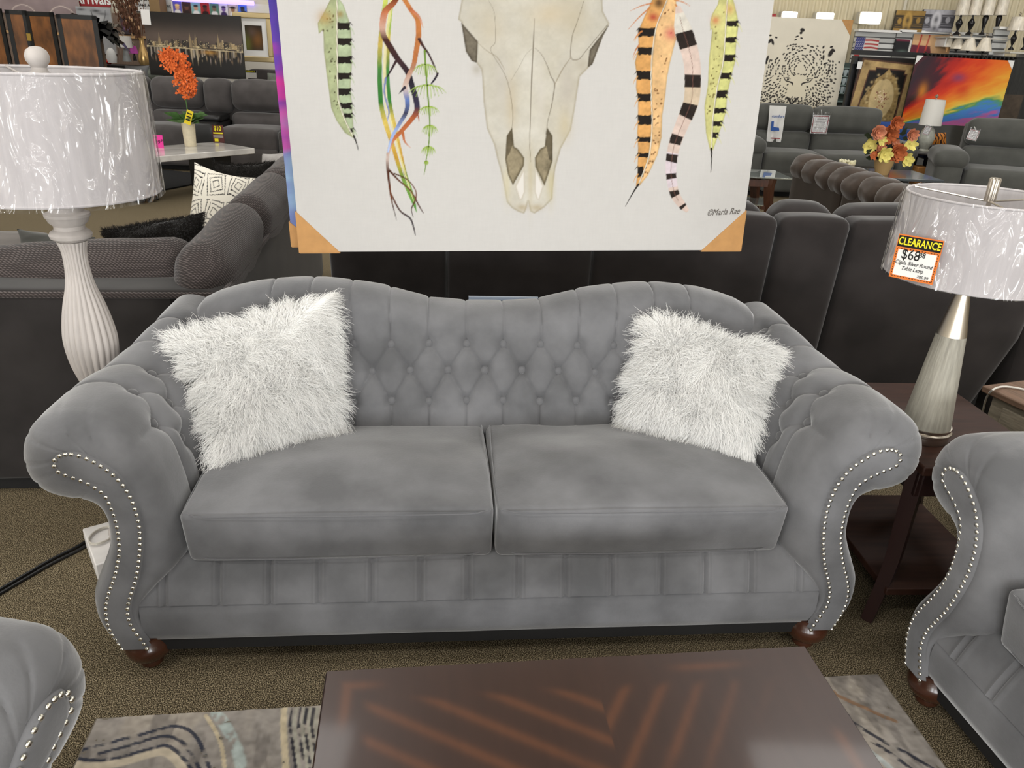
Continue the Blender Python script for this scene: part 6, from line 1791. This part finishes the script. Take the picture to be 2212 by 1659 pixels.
def rain(R):
    X, Y = (R.X - 1962) / 208, (R.Y - 126) / 146
    ox, oy = X + .22, 1.12 - Y
    th = np.arctan2(oy, ox); rad = np.hypot(ox, oy)
    f = fbm(th * 5 + 3, rad * 2.2 + th, 5) - .5
    g = fbm(th * 17, rad * 5 + 8, 4) - .5
    d = th + f * .34 + g * .16
    st = [(-.1, (226, 120, 60)), (.09, (206, 96, 70)), (.15, (196, 100, 140)), (.24, (176, 96, 160)), (.28, (74, 120, 196)), (.33, (70, 130, 200)), (.37, (84, 150, 90)), (.43, (226, 200, 84)), (.50, (238, 176, 60)), (.60, (236, 140, 44)), (.74, (232, 104, 36)), (.86, (214, 56, 28)), (.98, (180, 36, 30)), (1.06, (70, 26, 40)), (1.22, (44, 28, 40)), (1.34, (90, 30, 44)), (1.42, (216, 60, 30)), (1.6, (236, 110, 50)), (1.8, (206, 50, 28))]
    ys_ = [s for s, _ in st]; cs = np.array([lin(c) for _, c in st])
    for k in range(3): R.C[..., k] = np.interp(d, ys_, cs[:, k])
    R.blob(2062, 168, 14, 9, (110, 70, 110), .7); R.blob(2078, 196, 18, 16, (206, 48, 28), .7); R.blob(1996, 176, 10, 20, (60, 30, 40), .7)
    R.blob(1975, 218, 9, 9, (54, 36, 30), .9); R.blob(1992, 200, 9, 16, (240, 150, 40), .6)
t, W, H = board('cloud_canvas', 'canvas print of fiery red clouds over a rainbow band, hung at the far right', 'canvas art', 2066, 199, 208, 146, 11.2, 0, .04, paint=rain, n=(210, 150), mat=m_gloss_print, edge=m_black, roll=radians(.6))
for s_ in (-1, 1): MB().prism([(s_ * W / 2, H + .003), (s_ * (W / 2 - .09), H + .003), (s_ * W / 2, H - .11)], -.005, 0).build('corner_guard', m_white, t, smooth=0)
for s_ in (-.3, .3): MB().tube([(W * s_, .05, H - .05), (W * s_, .36, H + .06)], .008, 5).build('hook', m_black, t)
def drk(R):
    R.C *= (.5 + .9 * fbm(R.X * .9, R.Y * .03, 3))[..., None]
    R.fill([(2160, 205), (2212, 205), (2212, 290), (2160, 290)], (70, 60, 50), tex=.6)
board('hanging_rug', 'dark rugs with grey stripes hanging right of the cloud canvas', 'rug', 2200, 205, 62, 150, 11.5, 0, .08, (48, 48, 46), drk, (60, 60), edge=m_black)

# ------------------------------------------------------------------ grey reclining sofa, recliner and the things round them
m_slate = M('slate grey fabric', (84, 84, 80), .9, sheen=.3, var=(5, .12), spec=.1)
gy = 9.95
x0g, x1g, x2g = aty(1622, 280, gy + .7)[0], aty(1746, 280, gy + .7)[0], aty(1896, 280, gy + .7)[0]
ws = x1g - x0g
gs = recliner_row('reclining_sofa', 'grey reclining sofa with a white banner over its back, in front of the leopard canvas', 'reclining sofa', (x0g - .20, gy, 0), 0, [('seat', ws), ('seat', x2g - x1g)], (m_slate, m_slate), H=1.07, D=1.05, arms=(.24, .24), armz=.66, style='split')
yb_ = gy + .60
o_ = aty(1674, 266, yb_)
t = thing('banner', 'white banner with blue lettering and a blue chair symbol, draped over the grey sofa back', 'banner', o_)
kb = float(np.dot(o_ - CAM, FW)) / FPX
U, V = np.meshgrid(np.linspace(-1, 1, 24), np.linspace(0, 1, 30), indexing='ij')
wv_ = (18 - 3 * V + 0 * U) * kb
Gz = np.stack([U * wv_ + (V - .5) * 6 * kb, -.02 - .02 * np.sin(U * 5 + V * 4) * V - .05 * (1 - V), (36 - 74 * V) * kb], 2)
MB().grid(Gz, flip=True).build('cloth', m_white, t, smooth=80)
m_blue = M('blue ink', (40, 84, 160), .6)
text('lettering', 'comfort', 8 * kb, m_blue, t, (0, -.085, 15 * kb), bold=.015)
MB().prism([(-12 * kb, 4 * kb), (-7 * kb, 5 * kb), (-6 * kb, -7 * kb), (6 * kb, -8 * kb), (8 * kb, -14 * kb), (-10 * kb, -15 * kb)], -.082, -.075).build('chair_symbol', m_blue, t, smooth=0)
MB().box(-8 * kb, 12 * kb, -.086, -.08, -31 * kb, -29 * kb).build('print_line', m_signred, t)
def tagcard(lab, px, py, w, h, Y, rot=0):
    c, W, H = bb(px, py, w, h, Y)
    t = thing('price_tag', lab, 'price tag', c, 0); t.rotation_euler = (0, rot, 0)
    MB().box(-W / 2, W / 2, 0, .003, -H / 2, H * .38).build('card', m_white, t)
    mb = MB(); e = W * .05
    mb.box(-W * .46, W * .46, -.001, 0, -H * .47, -H * .43).box(-W * .46, W * .46, -.001, 0, H * .30, H * .34).box(-W * .46, -W * .42, -.001, 0, -H * .47, H * .34).box(W * .42, W * .46, -.001, 0, -H * .47, H * .34)
    mb.build('red_border', m_signred, t, smooth=0)
    ln = MB()
    for i in range(4): ln.box(-W * .3, W * .3, -.001, 0, H * (.18 - .14 * i), H * (.20 - .14 * i))
    ln.build('print_lines', M('grey lines', (150, 146, 142), .7), t, smooth=0)
    MB().box(-W * .55, W * .55, -.004, -.002, -H * .52, H * .52).build('plastic_sleeve', m_plastic, t)
    MB().tube([(0, 0, H * .4), (0, .05, H * .62)], .003, 5).build('string', m_white, t)
    return t
tagcard('white price tag in a clear sleeve on the middle of the grey reclining sofa', 1772, 266, 36, 46, gy + .55)
rcx = aty(2014, 380, 9.3)[0]
recliner_row('recliner', 'wide grey recliner with puffy arm at the right edge of the photo', 'recliner', (rcx, 9.30, 0), radians(-20), [('seat', 1.35)], (m_slate, m_slate), H=1.06, D=1.05, arms=(.33, .33), armz=.68, style='split')
tagcard('small white price tag on the back of the recliner at the right edge', 2103, 290, 22, 26, 9.50, radians(10))
# flowers on a dark glass table
fb = atz(1906, 374, .50)
fb = aty(1904, 376, 8.3)
td = thing('dark_table', 'low dark glass coffee table under the vase of orange and yellow flowers', 'coffee table', (fb[0], fb[1], 0))
zt_ = fb[2]
MB().box(-.75, .52, -.28, .42, zt_ - .025, zt_).build('table_top', M('dark glass', (70, 76, 80), .12, coat=.4), td, bevel=.004)
for sx in (-.65, .42):
    for sy in (-.2, .34): MB().box(sx - .03, sx + .03, sy - .03, sy + .03, 0, zt_ - .025).build('leg', m_black, td)
kf = float(np.dot(fb - CAM, FW)) / FPX
fv = thing('flower_vase', 'tan pot of orange and yellow silk flowers on the dark glass table', 'vase', fb)
MB().lathe([(0, 0), (13 * kf, 0), (19 * kf, 22 * kf), (21 * kf, 30 * kf), (19 * kf, 30 * kf), (0, 24 * kf)], 28).build('pot', M('tan pot', (176, 144, 96), .5), fv, smooth=40)
def blossom(cx, cy, rad, col, petals, layers, label):
    b = MB(); r = random.Random(int(cx * 7 + cy))
    o = np.array([(cx - 1904) * kf, r.uniform(-.10, .02), (376 - cy) * kf * 1.0])
    for l in range(layers):
        for i in range(petals):
            a = 2 * pi * i / petals + l * .5 + r.uniform(-.2, .2); R0 = rad * kf * (1 - .22 * l)
            d_ = np.array([cos(a), -.25 - .35 * l, sin(a)]); s_ = np.array([-sin(a), 0, cos(a)]) * R0 * .42
            b.add([o, o + d_ * R0 * .55 + s_, o + d_ * R0 + s_ * .4 + np.array([0, -.02, 0]), o + d_ * R0 - s_ * .4 + np.array([0, -.02, 0]), o + d_ * R0 * .55 - s_], [(0, 1, 2, 3, 4)])
    b.ball(o + np.array([0, -.03, 0]), rad * kf * .16, 5, 7)
    b.build('blossom', col, fv, smooth=0, label=label)
m_rust_p = M('rust orange petals', (196, 108, 62), .85, var=(20, .2)); m_coral = M('coral petals', (220, 146, 112), .85, var=(20, .15)); m_yellow_p = M('pale yellow petals', (240, 226, 130), .8, var=(20, .12))
for x, y, r_0, c_, p_, l_, lb_ in ((1869, 290, 16, m_coral, 9, 3, 'coral blossom'), (1899, 294, 20, m_rust_p, 10, 4, 'rust orange blossom'), (1906, 270, 15, m_rust_p, 9, 3, 'rust orange blossom'), (1940, 291, 13, m_coral, 8, 3, 'coral blossom'), (1922, 330, 20, m_rust_p, 9, 3, 'rust orange blossom'), (1886, 320, 11, m_coral, 7, 2, 'coral blossom'), (1915, 310, 9, m_coral, 6, 2, 'coral blossom'), (1866, 320, 17, m_yellow_p, 6, 1, 'pale yellow blossom'), (1880, 306, 10, m_yellow_p, 6, 1, 'pale yellow blossom'), (1894, 334, 17, m_yellow_p, 6, 2, 'pale yellow blossom'), (1947, 311, 15, m_yellow_p, 6, 1, 'pale yellow blossom'), (1946, 343, 15, m_yellow_p, 6, 2, 'pale yellow blossom'), (1872, 336, 10, m_rust_p, 6, 1, 'rust orange blossom')):
    blossom(x, y, r_0, c_, p_, l_, lb_)
gl2 = MB(); r_ = random.Random(9)
for i in range(46):
    o = np.array([r_.uniform(-36, 44) * kf, r_.uniform(-.02, .1), r_.uniform(26, 90) * kf]); a = r_.uniform(0, 6.28); L_ = r_.uniform(10, 20) * kf
    d_ = np.array([cos(a), -.2, sin(a)]) * L_; s_ = np.array([-sin(a), 0, cos(a)]) * L_ * .3
    gl2.add([o, o + d_ * .5 + s_, o + d_, o + d_ * .5 - s_], [(0, 1, 2, 3)])
gl2.build('leaves', M('dark leaf', (40, 52, 32), .6), fv, smooth=0)['kind'] = 'stuff'
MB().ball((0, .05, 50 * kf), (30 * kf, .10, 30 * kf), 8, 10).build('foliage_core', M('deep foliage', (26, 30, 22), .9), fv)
# side table with a lamp, blue pillows and the small stuff between the sofas
sb = aty(1990, 326, 10.6)
t = thing('side_table', 'dark oval side table carrying the small lamp between sofa and recliner', 'side table', (sb[0], sb[1], 0))
MB().lathe([(0, sb[2] - .03), (.26, sb[2] - .03), (.27, sb[2] - .015), (.26, sb[2]), (0, sb[2])], 36).build('table_top', M('dark table top', (58, 54, 54), .3, coat=.3), t, smooth=40)
for sx in (-.16, .16):
    for sy in (-.12, .12): MB().box(sx - .025, sx + .025, sy - .025, sy + .025, 0, sb[2] - .03).build('leg', m_black, t)
small_lamp('small lamp with white drum shade and pale glass body on the dark side table', 1995, 326, 268, 214, 16, 22, 10.6, M('pale glass body', (176, 176, 164), .3, var=(30, .1)), m_sh_white, [(0, 0), (.6, 0), (.6, .05), (.5, .08), (.85, .3), (1, .5), (.8, .78), (.4, .95), (.3, 1), (0, 1)], taper=.88)
tagcard('white price tag hanging on the small lamp with pale glass body', 2003, 281, 14, 21, 10.455, radians(14))
m_bluep = M('royal blue fabric', (40, 70, 132), .85, sheen=.3, var=(8, .12))
bz = aty(1955, 281, 10.95)[2]
bxa, bxb = aty(1908, 300, 10.95)[0], aty(1986, 300, 10.95)[0]
t = thing('blue_armchair', 'royal blue low chair seen from behind, left of the small lamp with pale glass body', 'chair', (bxa, 10.92, 0))
Wb = bxb - bxa
MB().rbox(Wb / 2, .10, bz / 2 + .04, Wb, .18, bz - .08, .06, (0, .01, .01), 12).build('back', m_bluep, t, smooth=60); MB().rbox(Wb / 2, .42, .32, Wb, .50, .24, .06, n=8).build('seat_cushion', m_bluep, t)
for sx in (.06, Wb - .06):
    for sy in (.06, .6): MB().box(sx - .02, sx + .02, sy - .02, sy + .02, 0, .22).build('leg', m_black, t)
p_lo = aty(1930, 356, 11.2); 
cushion('royal blue pillow showing above the low blue chair', [aty(1903, 342, 11.30), aty(1955, 344, 11.30), aty(1957, 254, 11.24), aty(1897, 262, 11.24)], .08, m_bluep)
sx0 = aty(2026, 326, 10.9)
t = thing('stool', 'black stool between side table and recliner, under a striped pillow', 'stool', (sx0[0], 11.05, 0))
MB().rbox(0, 0, sx0[2] - .06, .36, .42, .12, .05, n=8).build('seat', m_lead, t)
for sx in (-.13, .13):
    for sy in (-.15, .15): MB().box(sx - .02, sx + .02, sy - .02, sy + .02, 0, sx0[2] - .1).build('leg', m_black, t)
def tiger(U, V):
    n = fbm(U * 1.5 + 3, V * 1.5, 2) * 2
    k = (np.sin(U * 14 + n * 5) > .35)[..., None]
    return lin((206, 130, 54)) * (1 - k) + lin((60, 36, 22)) * k
cushion('orange pillow with dark stripes behind the black cushion, left of the recliner', corners([(2008, 321), (2046, 323), (2044, 286), (2010, 284)], 11.12), .06, M('orange cotton', (196, 120, 50), .9), print_fn=tiger)
cushion('small glossy black cushion between side table and recliner', corners([(2000, 327), (2040, 328), (2036, 310), (2002, 312)], 10.95), .04, m_lead)
ob = atz(1997, 386, .02); ob = aty(1993, 386, 10.35)
t = thing('carton', 'orange tan carton on the floor between the dark table and the recliner', 'box', (ob[0], ob[1], 0))
MB().box(-.09, .07, 0, .25, 0, aty(1997, 362, 10.35)[2]).build('box', M('orange cardboard', (214, 150, 84), .7), t, bevel=.004)
# small white flower head behind the brown channels
wf = aty(1832, 349, 9.4)
t = thing('white_flowers', 'low bunch of white flowers showing above the brown chaise channels', 'flowers', (wf[0], wf[1], wf[2] - .05))
mb = MB()
for i in range(40): mb.ball((rr.uniform(-.09, .09), rr.uniform(-.04, .04), rr.uniform(.02, .06)), .018, 4, 6)
mb.build('blossoms', M('white petals', (236, 230, 196), .8), t)['kind'] = 'stuff'
MB().lathe([(0, -wf[2] + .52), (.07, -wf[2] + .52), (.09, .03), (0, .03)], 16).build('bowl', m_pot, t)
t = thing('low_table', 'low dark table carrying the bunch of white flowers behind the brown chaise', 'table', (wf[0], wf[1], 0))
MB().box(-.4, .4, -.25, .25, .43, .47).build('table_top', m_black, t)
for sx in (-.34, .34): MB().box(sx - .03, sx + .03, -.2, .2, 0, .43).build('leg', m_black, t)
